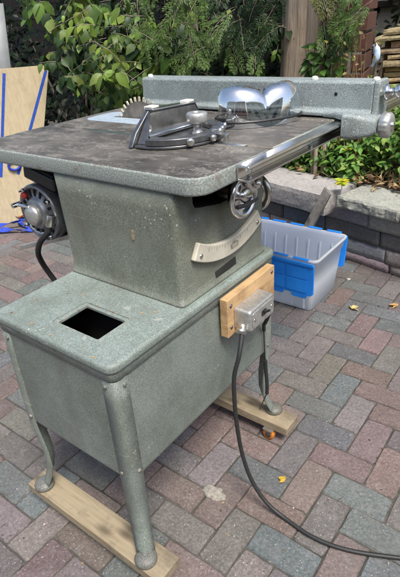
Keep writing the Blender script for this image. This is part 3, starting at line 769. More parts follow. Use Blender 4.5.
# ================================================================ GROUND
mb = MB(); mb.add([(-150,-150,-.035),(150,-150,-.035),(150,150,-.035),(-150,150,-.035)], [(0,1,2,3)]); struct(mb.build('ground', M['ground']))
mb = MB(); mb.add([(-9,-8,-.0045),(6,-8,-.0045),(6,2.6,-.0045),(-9,2.6,-.0045)], [(0,1,2,3)]); struct(mb.build('paving_bed', M['jointsand']))
W = .0815; GX, GY = .226, .424
rnd = random.Random(11)
pal = [((.225,.168,.156),.34), ((.195,.172,.166),.33), ((.164,.178,.178),.24), ((.225,.205,.188),.09)]
fixed = {(0,0):2, (-2,2):2, (-3,3):2, (-2,4):2, (0,2):0, (-1,1):0, (2,2):0, (1,1):0, (-3,1):0}
mb = MB()
def wall_y(x): return 1.69 - .22*(x - .02)
for i in range(-62, 34):
    for j in range(-34, 24):
        s = (i + j) % 4
        if s == 0: w, h = 2, 1
        elif s == 2: w, h = 1, 2
        else: continue
        x0, y0 = GX + i*W, GY + j*W; x1, y1 = x0 + w*W, y0 + h*W
        if x0 < -4.6 or x1 > 2.6 or y0 < -2.2 or y1 > 2.3: continue
        if y0 > wall_y(x0) + .05 and x0 > -1.75: continue
        q = fixed.get((i,j))
        if q is None:
            r_ = rnd.random(); q = 0
            for k, (c, p) in enumerate(pal):
                if r_ < p: q = k; break
                r_ -= p
        br_ = rnd.uniform(.82, 1.16); c = tuple(.72*v*br_*rnd.uniform(.95,1.05) for v in pal[q][0])
        g = .0011 + rnd.uniform(0,.0009); e = .0032; zt_ = rnd.uniform(-.0012,.0006); tx = rnd.uniform(-.008,.008); ty = rnd.uniform(-.008,.008)
        xm, ym = (x0+x1)/2, (y0+y1)/2
        def Z(x, y, d): return zt_ - d + (x-xm)*tx + (y-ym)*ty
        def ring(ins, d):
            # slightly worn outline
            a = [(x0+ins,y0+ins),(x1-ins,y0+ins),(x1-ins,y1-ins),(x0+ins,y1-ins)]
            out = []
            for k in range(4):
                p0, p1 = a[k], a[(k+1)%4]
                for f in (.04,.35,.65,.96):
                    wob = (rnd.random()-.5)*(.0042 if ins > .003 else .0014)
                    xx = p0[0]+(p1[0]-p0[0])*f + wob; yy = p0[1]+(p1[1]-p0[1])*f + wob
                    out.append(V((xx, yy, Z(xx, yy, d))))
            return out
        r0, r1, r2 = ring(g, .012), ring(g, .0042), ring(g+e, 0)
        n = 16; b = len(mb.v)
        fs = []
        for a_ in (0, 1):
            for k in range(n): fs.append((a_*n+k, a_*n+(k+1)%n, (a_+1)*n+(k+1)%n, (a_+1)*n+k))
        fs.append(tuple(range(2*n, 3*n)))
        mb.add(r0+r1+r2, fs, False, 0, c)
struct(mb.build('paving', M['paver']))

# ================================================================ RETAINING WALL
def rock_box(mb, Mx, sx, sy, sz, amp, seed, tint, res=.02, freq=14):
    """box with split, uneven faces: origin at its front lower left corner, front at -y"""
    nx, ny, nz = max(2, int(sx/res)), max(2, int(sy/res)), max(2, int(sz/res))
    idx = {}
    def vert(i, j, k):
        if (i,j,k) in idx: return idx[(i,j,k)]
        p = V((sx*i/nx, sy*j/ny, sz*k/nz))
        n1 = noise.noise_vector(p*freq + V((seed*3.1, seed*7.7, seed)))
        n2 = noise.noise_vector(p*freq*2.7 + V((seed, seed*2.7, -seed))) + noise.noise_vector(p*freq*6.5 + V((-seed, seed, seed)))*.5
        onf = (i in (0,nx)) + (j in (0,ny)) + (k in (0,nz))
        d = (n1 + n2*.5)*amp; d.z *= .35 if k == nz else .5; d.x *= .5
        ctr = V((sx/2, sy/2, sz/2)); 
        if onf >= 2: p = p + (ctr-p).normalized()*amp*.9
        idx[(i,j,k)] = len(mb.v); mb.v.append(tuple(Mx @ (p + d))); return idx[(i,j,k)]
    def quad(a, b, c, d):
        mb.f.append([vert(*a), vert(*b), vert(*c), vert(*d)]); mb.sm.append(amp < .004); mb.mi.append(0); mb.tint.append(tint)
    for i in range(nx):
        for k in range(nz):
            quad((i,0,k),(i+1,0,k),(i+1,0,k+1),(i,0,k+1)); quad((i,ny,k),(i,ny,k+1),(i+1,ny,k+1),(i+1,ny,k))
    for j in range(ny):
        for k in range(nz):
            quad((0,j,k),(0,j,k+1),(0,j+1,k+1),(0,j+1,k)); quad((nx,j,k),(nx,j+1,k),(nx,j+1,k+1),(nx,j,k+1))
    for i in range(nx):
        for j in range(ny):
            quad((i,j,nz),(i+1,j,nz),(i+1,j+1,nz),(i,j+1,nz)); quad((i,j,0),(i,j+1,0),(i+1,j+1,0),(i+1,j,0))
wall = thing('retaining_wall', 'low grey stone retaining wall with rough cap stones and a dark middle course', 'stone wall', (.02,1.69,0))
ang = math.atan(-.22)
WM = Matrix.Translation((.02,1.69,0)) @ Matrix.Rotation(ang, 4, 'Z')      # along the wall: x' from the point near the right edge
rw = random.Random(5)
zz = 0.0
for ci, (h, col, spl) in enumerate(((.047,(.30,.285,.25),.27), (.073,(.36,.35,.315),.22), (.080,(.12,.132,.142),.25), (.075,(.30,.295,.28),.235))):
    mb = MB(); x = -1.8 + ci*.07
    while x < 2.4:
        L = spl*rw.uniform(.85,1.3); L = min(L, 2.45-x)
        if L < .05: break
        inset = .0
        if ci >= 2 and x < -.36: inset = .0
        t = tuple(v*rw.uniform(.84,1.15) for v in col)
        rock_box(mb, WM @ Matrix.Translation((x+.0015, -.004*ci + rw.uniform(-.004,.004), zz+.001)), L-.003, .2, h-.002, .0030, rw.random()*50, t, .018, 20)
        x += L
    mb.build('block_course', M['stone'], wall); zz += h
x = -.34
capz = zz
for k, L in enumerate((.325,.30,.34,.28,.33,.30,.3)):
    mb = MB(); t = tuple(v*rw.uniform(.92,1.1) for v in (.36,.33,.318))
    rock_box(mb, WM @ Matrix.Translation((x+.002, -.045+rw.uniform(-.006,.004), capz+.001)), L-.004, .235, .057, .0075, 9+k*3.3, t, .0085, 19)
    mb.build('cap_stone', M['rockface'], wall); x += L
x = -1.80
for k, L in enumerate((.5,.42,.51)):
    mb = MB(); t = tuple(v*rw.uniform(.95,1.08) for v in (.35,.345,.325))
    rock_box(mb, WM @ Matrix.Translation((x+.002, -.085, .232)), L-.004, .26, .100, .004, 40+k*3.3, t, .02, 15)
    mb.build('cap_stone', M['stone'], wall); x += L

# leaning stake
st = MB(); a = V((-.335,1.655,.372)); b = V((-.475,1.548,.004))
d = (b-a).normalized(); sidev = d.cross(V((0,1,0))).normalized(); nv = d.cross(sidev)
L = (b-a).length
for s0, s1, w0, w1 in ((0,L,.021,.021),):
    q = []
    for dd, w in ((0,w0),(L,w1)):
        for p, r_ in ((-1,-1),(1,-1),(1,1),(-1,1)): q.append(a + d*(dd + (.010*p if dd == 0 else 0)) + sidev*w*p + nv*.011*r_)
    st.add(q, [(3,2,1,0),(4,5,6,7),(0,1,5,4),(1,2,6,5),(2,3,7,6),(3,0,4,7)])
so = st.build('wooden_stake', M['oldwood'], None, .002); tag(so, 'weathered grey wooden board leaning against the stone wall behind the tote', 'board')

# garden bed
mb = MB(); n1, n2 = 60, 40; vs = []
for i in range(n1+1):
    for j in range(n2+1):
        x = -1.9 + 4.6*i/n1; y = wall_y(x) + .14 + 4.5*(j/n2)**1.6
        z = .305 + .03*noise.noise(V((x*3,y*3,0))) + .012*noise.noise(V((x*11,y*11,2))) + .05*min(1, (y-wall_y(x)-.14)/.6)
        vs.append((x, y, z))
mb.add(vs, [(i*(n2+1)+j, (i+1)*(n2+1)+j, (i+1)*(n2+1)+j+1, i*(n2+1)+j+1) for i in range(n1) for j in range(n2)], True)
struct(mb.build('garden_bed_soil', M['soil']))

# ================================================================ FOLIAGE
def leaf_faces(mb, p, d, up, L, Wd, tint, fold=.25, droop=.2, lobes=0):
    """one pointed leaf: base at p, along d, face normal near up, folded on its midrib"""
    d = d.normalized(); s = d.cross(up)
    if s.length < 1e-4: s = d.orthogonal()
    s.normalize(); n = s.cross(d)
    st = ((0,0),(.22,.72),(.5,1.0),(.78,.55),(1,0))
    mid = [p + d*L*t - n*L*droop*t*t for t, _ in st]
    lf = [mid[k] + s*Wd*.5*w + n*Wd*fold*w*.5 for k, (t, w) in enumerate(st)]
    rt = [mid[k] - s*Wd*.5*w + n*Wd*fold*w*.5 for k, (t, w) in enumerate(st)]
    vs = [mid[0], lf[1], lf[2], lf[3], mid[4], rt[3], rt[2], rt[1], mid[1], mid[2], mid[3]]
    mb.add(vs, [(0,8,1),(1,8,9,2),(2,9,10,3),(3,10,4),(0,7,8),(7,6,9,8),(6,5,10,9),(5,4,10)], True, 0, tint)
def diamond(mb, p, d, up, L, Wd, tint):
    d = d.normalized(); s = d.cross(up)
    if s.length < 1e-4: s = d.orthogonal()
    s.normalize(); n = s.cross(d)
    mb.add([p, p + d*L*.45 + s*Wd*.5 + n*Wd*.15, p + d*L, p + d*L*.45 - s*Wd*.5 + n*Wd*.15], [(0,1,2),(0,2,3)], False, 0, tint)
def rv(r): return V((r.gauss(0,1), r.gauss(0,1), r.gauss(0,1))).normalized()
def jitter(c, r, a=.25): k = r.uniform(1-a, 1+a); return tuple(v*k*r.uniform(.92,1.08) for v in c)
CAMP = V((.565,-.438,1.116))

# broad leaved tree, upper left: hanging sprays of leaves + dense shaded interior
bt = thing('broadleaf_tree', 'broad leaved tree with yellow green leaves hanging over the plywood and table', 'tree', (-1.9,2.75,0))
mb = MB(); mb.tube([(-1.9,2.75,-.04),(-1.88,2.73,.5),(-1.92,2.7,1.1),(-1.85,2.6,1.8),(-1.8,2.5,2.6)], [.11,.09,.08,.07,.05], 12, sub=4)
for e in ((-1.3,1.9,1.5),(-1.1,1.75,1.32),(-1.7,1.8,1.6),(-2.3,2.0,1.7),(-.8,2.0,1.7)):
    mb.tube([(-1.86,2.62,1.6), ((-1.86+e[0])/2,(2.62+e[1])/2,1.62), e], [.03,.02,.006], 7, sub=3)
mb.build('trunk', M['bark'], bt)
r = random.Random(21); mb = MB(); tw = MB()
def spray(mb, p, d, n, L, Lw, col, r, droop=.9):
    """a twig from p along d with n leaves in two ranks"""
    pts = []; q = V(p); dd = V(d).normalized(); step = L/n
    for k in range(n):
        pts.append(V(q)); q = q + dd*step; dd = (dd + V((0,0,-.10*droop)) + rv(r)*.10).normalized()
    pts.append(V(q)); tw.tube(pts, .0012, 4)
    for k, pt in enumerate(pts[1:]):
        for sgn in (-1, 1):
            if r.random() < .25: continue
            side = dd.cross(V((0,0,1))).normalized()*sgn
            ld = (dd*.45 + side*.8 + V((0,0,-.55)) + rv(r)*.3).normalized()
            nu = (V((.35,-.55,.9)) + rv(r)*.45).normalized()
            s = r.uniform(.7,1.25)
            leaf_faces(mb, pt + ld*.006, ld, nu, Lw*s, Lw*s*r.uniform(.5,.82), jitter(col if r.random() < .75 else r.choice((G1,G2,G3)), r, .35), r.uniform(.02,.5), r.uniform(-.1,.7))
G1 = (.16,.235,.038); G2 = (.085,.150,.028); G3 = (.030,.065,.016); G4 = (.012,.028,.009)  # one tree's greens from lit to deep shade, light put into the colour
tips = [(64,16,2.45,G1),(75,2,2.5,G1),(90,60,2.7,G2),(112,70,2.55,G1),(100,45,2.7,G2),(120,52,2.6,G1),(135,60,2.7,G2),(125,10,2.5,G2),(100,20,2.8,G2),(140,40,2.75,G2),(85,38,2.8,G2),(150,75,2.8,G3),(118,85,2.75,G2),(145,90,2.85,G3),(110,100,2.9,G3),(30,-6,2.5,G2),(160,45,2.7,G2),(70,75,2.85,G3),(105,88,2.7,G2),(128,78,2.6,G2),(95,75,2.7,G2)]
camM = Matrix(((0.79769127, -0.24488674, 0.55110717), (0.5996921, 0.41863613, -0.68199206), (-0.06370257, 0.87451374, 0.48079903)))
def world_at(u, v, D):
    """measured position in the garden: bearing from the tripod spot and horizontal distance"""
    d = camM @ V(((u-200)/499.79, -(v-288.5)/499.79, -1)); h = math.hypot(d.x, d.y)
    return CAMP + d*(D/h)
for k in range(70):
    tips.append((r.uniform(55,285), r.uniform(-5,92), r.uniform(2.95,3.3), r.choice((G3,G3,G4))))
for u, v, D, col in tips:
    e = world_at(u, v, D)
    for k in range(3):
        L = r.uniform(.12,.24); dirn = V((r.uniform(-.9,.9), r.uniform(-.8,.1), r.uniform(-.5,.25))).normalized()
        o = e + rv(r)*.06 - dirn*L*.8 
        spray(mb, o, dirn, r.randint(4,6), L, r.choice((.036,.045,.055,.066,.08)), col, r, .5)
for k in range(5200):                     # crown above and behind, mostly out of view, added to block sky light
    p = V((r.uniform(-3.6,.0), r.uniform(1.75,3.6), r.uniform(1.0,3.0)))
    if p.x > -1.25 or p.z < 1.22 + .25*noise.noise(p*1.3): continue
    if noise.noise(p*2.2) < -.12: continue
    leaf_faces(mb, p, (rv(r)+V((0,0,-.7))), (V((.2,-.4,1))+rv(r)*.6), .085*r.uniform(.7,1.2), .046, jitter(r.choice((G2,G3,G3)), r, .3))
mb.add(tw.v, tw.f, True, 1)
cr = mb.build('crown', [M['leaf'], M['bark']], bt)

# dark hedge closing the back of the garden
r = random.Random(31)
def shrub(name, label, cat, c, rad, n, L, cols, r, group=None, stems=6, z0=0, shape=1.0, flat=.5):
    t = thing(name, label, cat, (c[0], c[1], z0), group); mb = MB()
    for k in range(n):
        d = rv(r); rr_ = r.random()**(1/3)
        lump = 1 + .28*noise.noise(d*2.3 + V(c))
        p = V((c[0] + d.x*rad[0]*rr_*lump, c[1] + d.y*rad[1]*rr_*lump, c[2] + d.z*rad[2]*rr_*lump))
        if p.z < z0 + .01: continue
        if noise.noise(p*6) < -.22: continue
        ld = (d*.8 + V((0,-.2,-.25)) + rv(r)*.6).normalized()
        s = L*r.uniform(.65,1.25)
        leaf_faces(mb, p, ld, (V((.15,-.45,.9)) + rv(r)*flat).normalized(), s, s*.55, jitter(r.choice(cols), r, .3))
    mb.build('foliage', M['leaf'], t)
    mb = MB()
    for k in range(stems):
        a = 2*PI*k/stems + r.random(); e = V((c[0] + rad[0]*.6*math.cos(a), c[1] + rad[1]*.6*math.sin(a), c[2] + rad[2]*r.uniform(.0,.6)))
        b0 = V((c[0] + .03*math.cos(a), c[1] + .03*math.sin(a), z0-.02)); mb.tube([b0, (b0+e)/2 + V((0,0,.05)), e], [.012,.009,.004], 6, sub=3)
    mb.build('stem', M['bark'], t); return t
H1 = (.010,.018,.007); H2 = (.015,.028,.010)  # near-black greens: the shade within the hedge put into leaf colour
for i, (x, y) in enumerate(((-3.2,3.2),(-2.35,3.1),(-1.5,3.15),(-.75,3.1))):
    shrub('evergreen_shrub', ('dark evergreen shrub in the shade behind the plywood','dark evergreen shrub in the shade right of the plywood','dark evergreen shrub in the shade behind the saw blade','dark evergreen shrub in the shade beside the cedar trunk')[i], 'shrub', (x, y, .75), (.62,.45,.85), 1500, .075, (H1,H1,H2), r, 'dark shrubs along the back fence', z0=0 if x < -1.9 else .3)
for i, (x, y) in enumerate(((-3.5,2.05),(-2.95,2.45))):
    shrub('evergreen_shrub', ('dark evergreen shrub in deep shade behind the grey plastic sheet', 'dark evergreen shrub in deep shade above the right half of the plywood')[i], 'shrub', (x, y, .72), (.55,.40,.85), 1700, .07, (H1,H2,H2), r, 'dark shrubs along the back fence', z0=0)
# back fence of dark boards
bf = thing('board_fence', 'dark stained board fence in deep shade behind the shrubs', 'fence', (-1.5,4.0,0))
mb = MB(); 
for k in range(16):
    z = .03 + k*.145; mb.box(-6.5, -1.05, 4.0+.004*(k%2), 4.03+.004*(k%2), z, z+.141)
mb.box(-6.5,-1.05,4.036,4.045,-.03,2.36)  # backing panel added to keep sky from showing through the board gaps
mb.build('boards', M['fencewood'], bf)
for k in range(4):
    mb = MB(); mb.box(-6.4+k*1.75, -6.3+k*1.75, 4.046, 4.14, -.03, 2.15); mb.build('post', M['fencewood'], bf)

# cedar: trunk in view, drooping flat sprays
ct = thing('cedar_tree', 'cedar tree with pale fibrous trunk and drooping green sprays behind the rip fence', 'tree', (-.79,2.24,.3))
mb = MB(); secs = []
for z, s in ((.2,1.25),(.45,1.08),(.7,1.0),(1.0,.97),(1.3,.94),(1.8,.9),(2.6,.8),(3.6,.6)):
    ring = []
    for k in range(48):
        a = 2*PI*k/48
        rad = .150*s*(1 + .05*math.sin(5*a + z*.6) + .035*math.sin(11*a - z*1.3) + .025*math.sin(23*a + z*2)) - .045*math.exp(-((a-5.0+.06*z)/.16)**2)
        ring.append(V((-.752 + rad*math.cos(a) + .02*(z-.8), 2.27 + rad*math.sin(a), z)))
    secs.append(ring)
# refine along z
fine = []
for a_, b_ in zip(secs[:-1], secs[1:]):
    for k in range(6): fine.append([p.lerp(q, k/6) + V((.003*noise.noise(V((p.x*30, p.y*30, k+p.z*8))), .003*noise.noise(V((p.x*40, p.y*30, k-p.z*8))), 0)) for p, q in zip(a_, b_)])
fine.append(secs[-1]); mb.loft(fine, True, True); mb.build('trunk', M['bark'], ct)
r = random.Random(41); mb = MB(); tw = MB()
def frond(mb, p, d, L, col, r, n=9):
    """a flat fan-shaped cedar spray: side shoots that carry shoots of their own"""
    q = V(p); dd = V(d).normalized(); step = L/n
    flat = (V((.4,-.75,.45)) + rv(r)*.55).normalized(); pts = [V(q)]
    for k in range(n):
        q = q + dd*step; dd = (dd + V((0,0,-.09)) + rv(r)*.07).normalized(); pts.append(V(q))
        side = dd.cross(flat).normalized()
        bl = L*(.62*(1 - k/n)**.7 + .08)*r.uniform(.65,1.15)
        sgn = 1 if k % 2 else -1
        bd = (dd*.9 + side*sgn*.75 + V((0,0,-.12)) + rv(r)*.15).normalized(); m = max(3, int(bl/.013)); pp = V(q)
        for s in range(m):
            pp = pp + bd*bl/m; bd = (bd + V((0,0,-.06)) + rv(r)*.05).normalized(); sd = bd.cross(flat).normalized()
            w = .030*(1 - .65*s/m)
            for g in (-1, 0, 1):
                diamond(mb, pp, bd*.9 + sd*g*.7 + rv(r)*.12, flat + rv(r)*.25, (w if g else .02)*r.uniform(.7,1.2), .0075, jitter(col, r, .32))
    tw.tube(pts, .0012, 4)
C1 = (.085,.145,.032); C2 = (.024,.052,.015); C3 = (.10,.105,.025)
fr = [(185,50,2.55,C1),(175,30,2.5,C1),(195,42,2.6,C1),(160,20,2.55,C1),(205,15,2.6,C1),(180,8,2.5,C1),(145,12,2.55,C1),(165,48,2.7,C2),(215,35,2.8,C2),(235,30,2.8,C2),(244,52,2.85,C2),(248,60,2.75,C1),(252,45,2.8,C2),(245,15,2.75,C2),(252,12,2.75,C2),(225,10,2.7,C2),(205,60,2.9,C2),
      (335,8,2.6,C1),(340,20,2.6,C1),(337,34,2.6,C1),(344,6,2.6,C1),(342,44,2.65,C2),(352,-4,2.6,C1),(332,-2,2.6,C2),(250,-8,2.7,C2)]
for u, v, D, col in fr:
    e = world_at(u, v, D)
    for k in range(2):
        L = r.uniform(.12,.22)*(.75 if u > 300 else 1); dirn = V((r.uniform(-.8,.8), r.uniform(-.7,.0), r.uniform(-.9,-.1))).normalized()
        frond(mb, e + rv(r)*.06 - dirn*L, dirn, L, C3 if r.random() < .07 else col, r)
for k in range(110):
    p = V((-.75 + r.gauss(0,.85), 2.55 + r.gauss(0,.35), r.uniform(2.0,3.6)))
    frond(mb, p, V((p.x+.75, (p.y-2.5)-.3, -.7)), r.uniform(.25,.45), r.choice((C1,C2)), r, 9)
for k in range(16):
    a = r.uniform(0, 2*PI); z = r.uniform(1.25,3.2); L = r.uniform(.5,1.2)
    tw.tube([(-.79+.02*(z-.8),2.24,z), (-.79+L*.5*math.cos(a),2.24+L*.4*math.sin(a),z+.12), (-.79+L*math.cos(a),2.24+L*.6*math.sin(a),z-.05)], [.022,.014,.004], 6, sub=3)
mb.add(tw.v, tw.f, True, 1)
mb.build('crown', [M['leaf'], M['bark']], ct)

# shrubs between
r = random.Random(51)
shrub('leafy_shrub', 'small bright leafy shrub between the cedar trunk and the brick pillar', 'shrub', (-.555,2.02,.88), (.085,.06,.10), 120, .055, ((.10,.20,.035),(.06,.13,.028)), r, None, 5, .33)
shrub('low_shrub', 'dark leafy shrub below the hanging sprays, just behind the rip fence', 'shrub', (-1.12,2.15,.72), (.26,.18,.26), 480, .06, (G3,G4,H2), r, None, 5, .33)
shrub('low_shrub', 'broad leaved shrub showing beside the saw blade under the tree', 'shrub', (-1.62,2.25,.62), (.28,.2,.30), 480, .075, (G3,G3,G2), r, None, 5, 0)
# dry stalks in front of the pillar
ds = thing('dry_plant', 'dry brown stalks growing in front of the brick pillar', 'plant', (-.40,1.98,.33)); mb = MB()
for k in range(24):
    a = V((-.42 + r.uniform(-.11,.08), 2.06 + r.uniform(-.02,.02), .33)); tip = a + V((r.uniform(-.13,.13), r.uniform(-.06,.04), r.uniform(.42,.68)))
    mb.tube([a, (a+tip)/2 + rv(r)*.025, tip], [.0022,.0016,.0008], 5, sub=3)
mb.build('stalks', simple('dry_stalk', (.30,.20,.095), .9, 0, 30, .3, 0), ds)
mb = MB()
for k in range(80):
    p = V((-.42 + r.gauss(0,.085), 1.97 + r.gauss(0,.04), r.uniform(.72,1.03)))
    leaf_faces(mb, p, rv(r)+V((0,0,-.5)), V((.1,-.8,.5))+rv(r)*.4, .022, .010, jitter(r.choice(((.30,.22,.06),(.16,.17,.05),(.33,.2,.10))), r))
mb.build('dry_leaves', M['leaf'], ds)

# ground cover
r = random.Random(61); mb = MB()
for k in range(9500):
    x = r.uniform(-1.0, .75); yb = wall_y(x) + .17
    y = yb + abs(r.gauss(0, .27)) + .0
    dens = noise.noise(V((x*3.2, y*3.2, 4.4)))
    if dens < -.30: continue
    # bare, strawy patch at the right front
    if x > -.32 and y < yb + .10 + .05*noise.noise(V((x*9,0,0))) : continue
    h = .06 + .36*min(1, max(0, (y-yb+.05)/.30))*(1 + .5*noise.noise(V((x*5,y*5,1))))
    z = .315 + h*r.random()**.6
    ld = V((r.uniform(-1,1), r.uniform(-1.1,.4), r.uniform(-.5,.25)))
    s = r.uniform(.018,.046)
    c = jitter(r.choice(((.13,.27,.045),(.10,.22,.04),(.19,.33,.07),(.055,.135,.028),(.23,.34,.08))), r, .35)
    leaf_faces(mb, V((x,y,z)), ld, (V((.1,-.35,1)) + rv(r)*.4), s, s*r.uniform(.45,.75), c, r.uniform(.1,.4), .4)
tag(mb.build('ground_cover', M['leaf']), 'bright green leafy ground cover filling the bed above the wall', 'ground cover', None, 'stuff')
mb = MB()
for k in range(900):
    x = r.uniform(-.75,.5); y = wall_y(x) + r.uniform(.13,.34)
    if x < -.3 and r.random() < .72: continue
    c = jitter(r.choice(((.26,.17,.08),(.17,.10,.05),(.36,.27,.14),(.12,.07,.04))), r)
    if r.random() < .5: leaf_faces(mb, V((x,y,.345+r.uniform(-.005,.02))), V((r.uniform(-1,1),r.uniform(-1,1),r.uniform(-.15,.25))), V((0,0,1))+rv(r)*.6, r.uniform(.025,.05), .018, c, .4, .3)
    else:
        d = V((r.uniform(-1,1),r.uniform(-1,1),r.uniform(-.1,.3))).normalized(); diamond(mb, V((x,y,.35+r.uniform(-.01,.02))), d, V((0,0,1)), r.uniform(.04,.1), .0045, c)
tag(mb.build('leaf_litter', M['dryleaf']), 'brown dead leaves and straw lying on the soil behind the cap stones', 'leaf litter', None, 'stuff')
def yplant(c, lab, n=16, s=.035):
    t = MB()
    for k in range(n):
        a = 2*PI*k/n + r.random()*.5; d = V((math.cos(a), math.sin(a), r.uniform(-.1,.7)))
        leaf_faces(t, V(c) + V((0,0,r.uniform(0,.02))), d, V((0,-.3,1))+rv(r)*.3, s*r.uniform(.7,1.2), s*.5, jitter(r.choice(((.55,.50,.03),(.42,.46,.03))), r, .2))
    t.tube([V(c)-V((0,0,.06)), V(c)+V((0,0,.01))], .003, 6)
    tag(t.build('yellow_plant', M['leaf']), lab, 'plant', 'yellow leaved plants in the bed')
yplant((-.315,1.765,.372), 'larger yellow leaved plant sprouting just behind the cap stones', 18, .042)
yplant((-.39,1.99,.47), 'small yellow leaved plant up among the green ground cover', 9, .032)

# ================================================================ PILLAR, STONES, HOUSE WALL
bp = thing('brick_pillar', 'red brick pillar with pale mortar joints behind the dry plants', 'brick pillar', (-.52,2.24,.3))
ax = V((.94,.34,0)).normalized(); PM = Matrix.Translation((-.575,2.085,0)) @ Matrix.Rotation(math.atan2(.22,.97), 4, 'Z')
mb = MB(); mb.box(.004, .168, .004, .296, .25, 2.2, PM); mb.build('mortar_core', M['mortar'], bp)
mb = MB(); z = .30; row = 0
while z < 2.15:
    ofs = (0, .062)[row % 2]; x = -ofs
    while x < .185:
        xa, xb = max(x, 0), min(x+.118, .185)
        if xb > .17: xb = .185
        jx, jy = r.uniform(-.002,.002), r.uniform(-.003,.003)
        if xb - xa > .02: mb.box(xa, xb-(.010 if xb < .184 else -jx), jy, .300+jy, z, z+.075, PM, 0, jitter((.13,.056,.043), r, .35))
        x += .125
    z += .087; row += 1
mb.build('bricks', M['brick'], bp, .003, 2)
mb = MB(); 
pts = [world_at(374.5,44,2.56), world_at(377,50,2.56), world_at(376.5,58,2.56), world_at(372,66,2.58)]
mb.tube(pts, [.010,.014,.014,.006], 12, sub=5); o = mb.build('plastic_scrap', M['whiteplastic']); tag(o, 'pale blue curved plastic scrap against the edge of the brick pillar', 'plastic scrap')
# stacked tan stones
ss = thing('stone_stack', 'dry stacked pile of thin tan stones right of the brick pillar', 'stone pile', (-.18,2.5,.33))
SM = Matrix.Translation((-.36,2.38,0)) @ Matrix.Rotation(R(8), 4, 'Z'); z = .30; row = 0
mb = MB()
while z < .965:
    h = r.uniform(.022,.036); x = -.06 - r.uniform(0,.1)
    if z > .6: x += (z-.6)*.22
    while x < 1.2:
        L = r.uniform(.10,.24)
        Mx = SM @ Matrix.Translation((x, r.uniform(-.02,.03), z)) @ Matrix.Rotation(R(r.uniform(-4,-1)), 4, 'Y')
        rock_box(mb, Mx, L-.006, .22, h-.005, .0042, r.random()*90, jitter((.40,.31,.185), r, .22), .022, 22); x += L
    z += h; row += 1
mb.build('stones', M['rockface'], ss)
mb = MB(); mb.box(-.04,1.2,.06,.20,.28,.93,SM); mb.build('core', M['core'], ss)
hw_ = thing('house_wall', 'beige stucco house wall with a dark sill behind the stone pile', 'wall', (.4,3.55,0))
HM = Matrix.Translation((-1.02,3.22,0)) @ Matrix.Rotation(R(10), 4, 'Z')
mb = MB(); mb.box(0,4.5,0,.2,-.03,1.075,HM); mb.build('wall_face', M['stucco'], hw_)
mb = MB(); mb.box(-.02,4.5,-.05,.2,1.076,1.115,HM); mb.build('sill', M['fencewood'], hw_, .004)
mb = MB(); mb.box(0,4.5,.03,.2,1.1155,3.0,HM); mb.build('upper_wall', M['stucco'], hw_)
shrub('bare_shrub', 'thin sprawling shrub with few leaves in front of the beige wall', 'shrub', (-.36,2.95,.86), (.22,.12,.16), 130, .035, ((.16,.17,.06),(.10,.14,.04)), r, None, 7, .33, flat=.8)
# pink flower by the rail
mb = MB(); q = V((.26,1.55,.62))
for k in range(16):
    leaf_faces(mb, q + rv(r)*.012, rv(r)+V((0,0,.3)), rv(r), .03, .022, jitter((.55,.10,.22), r, .2))
fl = thing('pink_flower', 'small pink flower head at the right edge beyond the fence knob', 'flower', (.26,1.62,.33)); mb.build('petals', M['leaf'], fl)
mb = MB(); mb.tube([(.26,1.95,.33),(.27,1.75,.52),tuple(q)], .003, 6, sub=4); mb.build('stem', M['leaf'], fl)

# ================================================================ LEFT BACKGROUND
PN = V((.875,-.484,.10)).normalized()
pw = thing('plywood_sheet', 'plywood sheet leaning upright with two strips of blue tape', 'plywood sheet', (-2.30,1.25,0))
pu = V((.484,.875,0)).normalized(); pv = PN.cross(pu)
if pv.z < 0: pv = -pv
P0 = V((-2.33,1.18,.0))
PL = Matrix(((pu.x, pv.x, PN.x, P0.x), (pu.y, pv.y, PN.y, P0.y), (pu.z, pv.z, PN.z, P0.z), (0,0,0,1)))
mb = MB(); mb.prism([(-.6,.0),(.210,.0),(.488,.907),(-.6,.925)], 'xy', -.018, 0, M=PL)
po = mb.build('sheet', M['ply'], pw, .0012, 1)
def tape(a, b, w):
    a, b = V((*a,0)), V((*b,0)); d = (b-a).normalized(); s = V((d.y,-d.x,0))*w/2; t = MB()
    q = [a-s, a+s, b+s, b-s]; t.add([PL @ (p + V((0,0,.0012))) for p in q] + [PL @ (p + V((0,0,.0002))) for p in q], [(0,1,2,3),(0,4,5,1),(1,5,6,2),(2,6,7,3),(3,7,4,0)]); t.build('blue_tape', M['blue_tape'], pw)
tape((.221,.886),(.056,.30),.017); tape((.464,.879),(.160,.30),.017)
# grey curved sheet behind
gs = MB(); secs = []
ga, gb_ = world_at(1,-10,3.75), world_at(11,72,3.75)
gd = (ga-gb_)/(ga.z-gb_.z); gl_ = V((-.484,-.875,0))
for k in range(9):
    t_ = k/8; secs.append([V((gb_.x, gb_.y, 0)) + V((gd.x, gd.y, 0))*(z-gb_.z) + V((0,0,z)) + gl_*.7*t_ + V((-.875,.484,0))*(.16*math.sin(t_*2.4)) for z in (-.03,.4,.8,1.25)])
gs.loft(secs, False, True, closed=False); go = gs.build('plastic_sheet', M['greysheet']); md = go.modifiers.new('t','SOLIDIFY'); md.thickness = .012
tag(go, 'grey curved plastic sheet standing behind the plywood at the far left', 'plastic sheet')
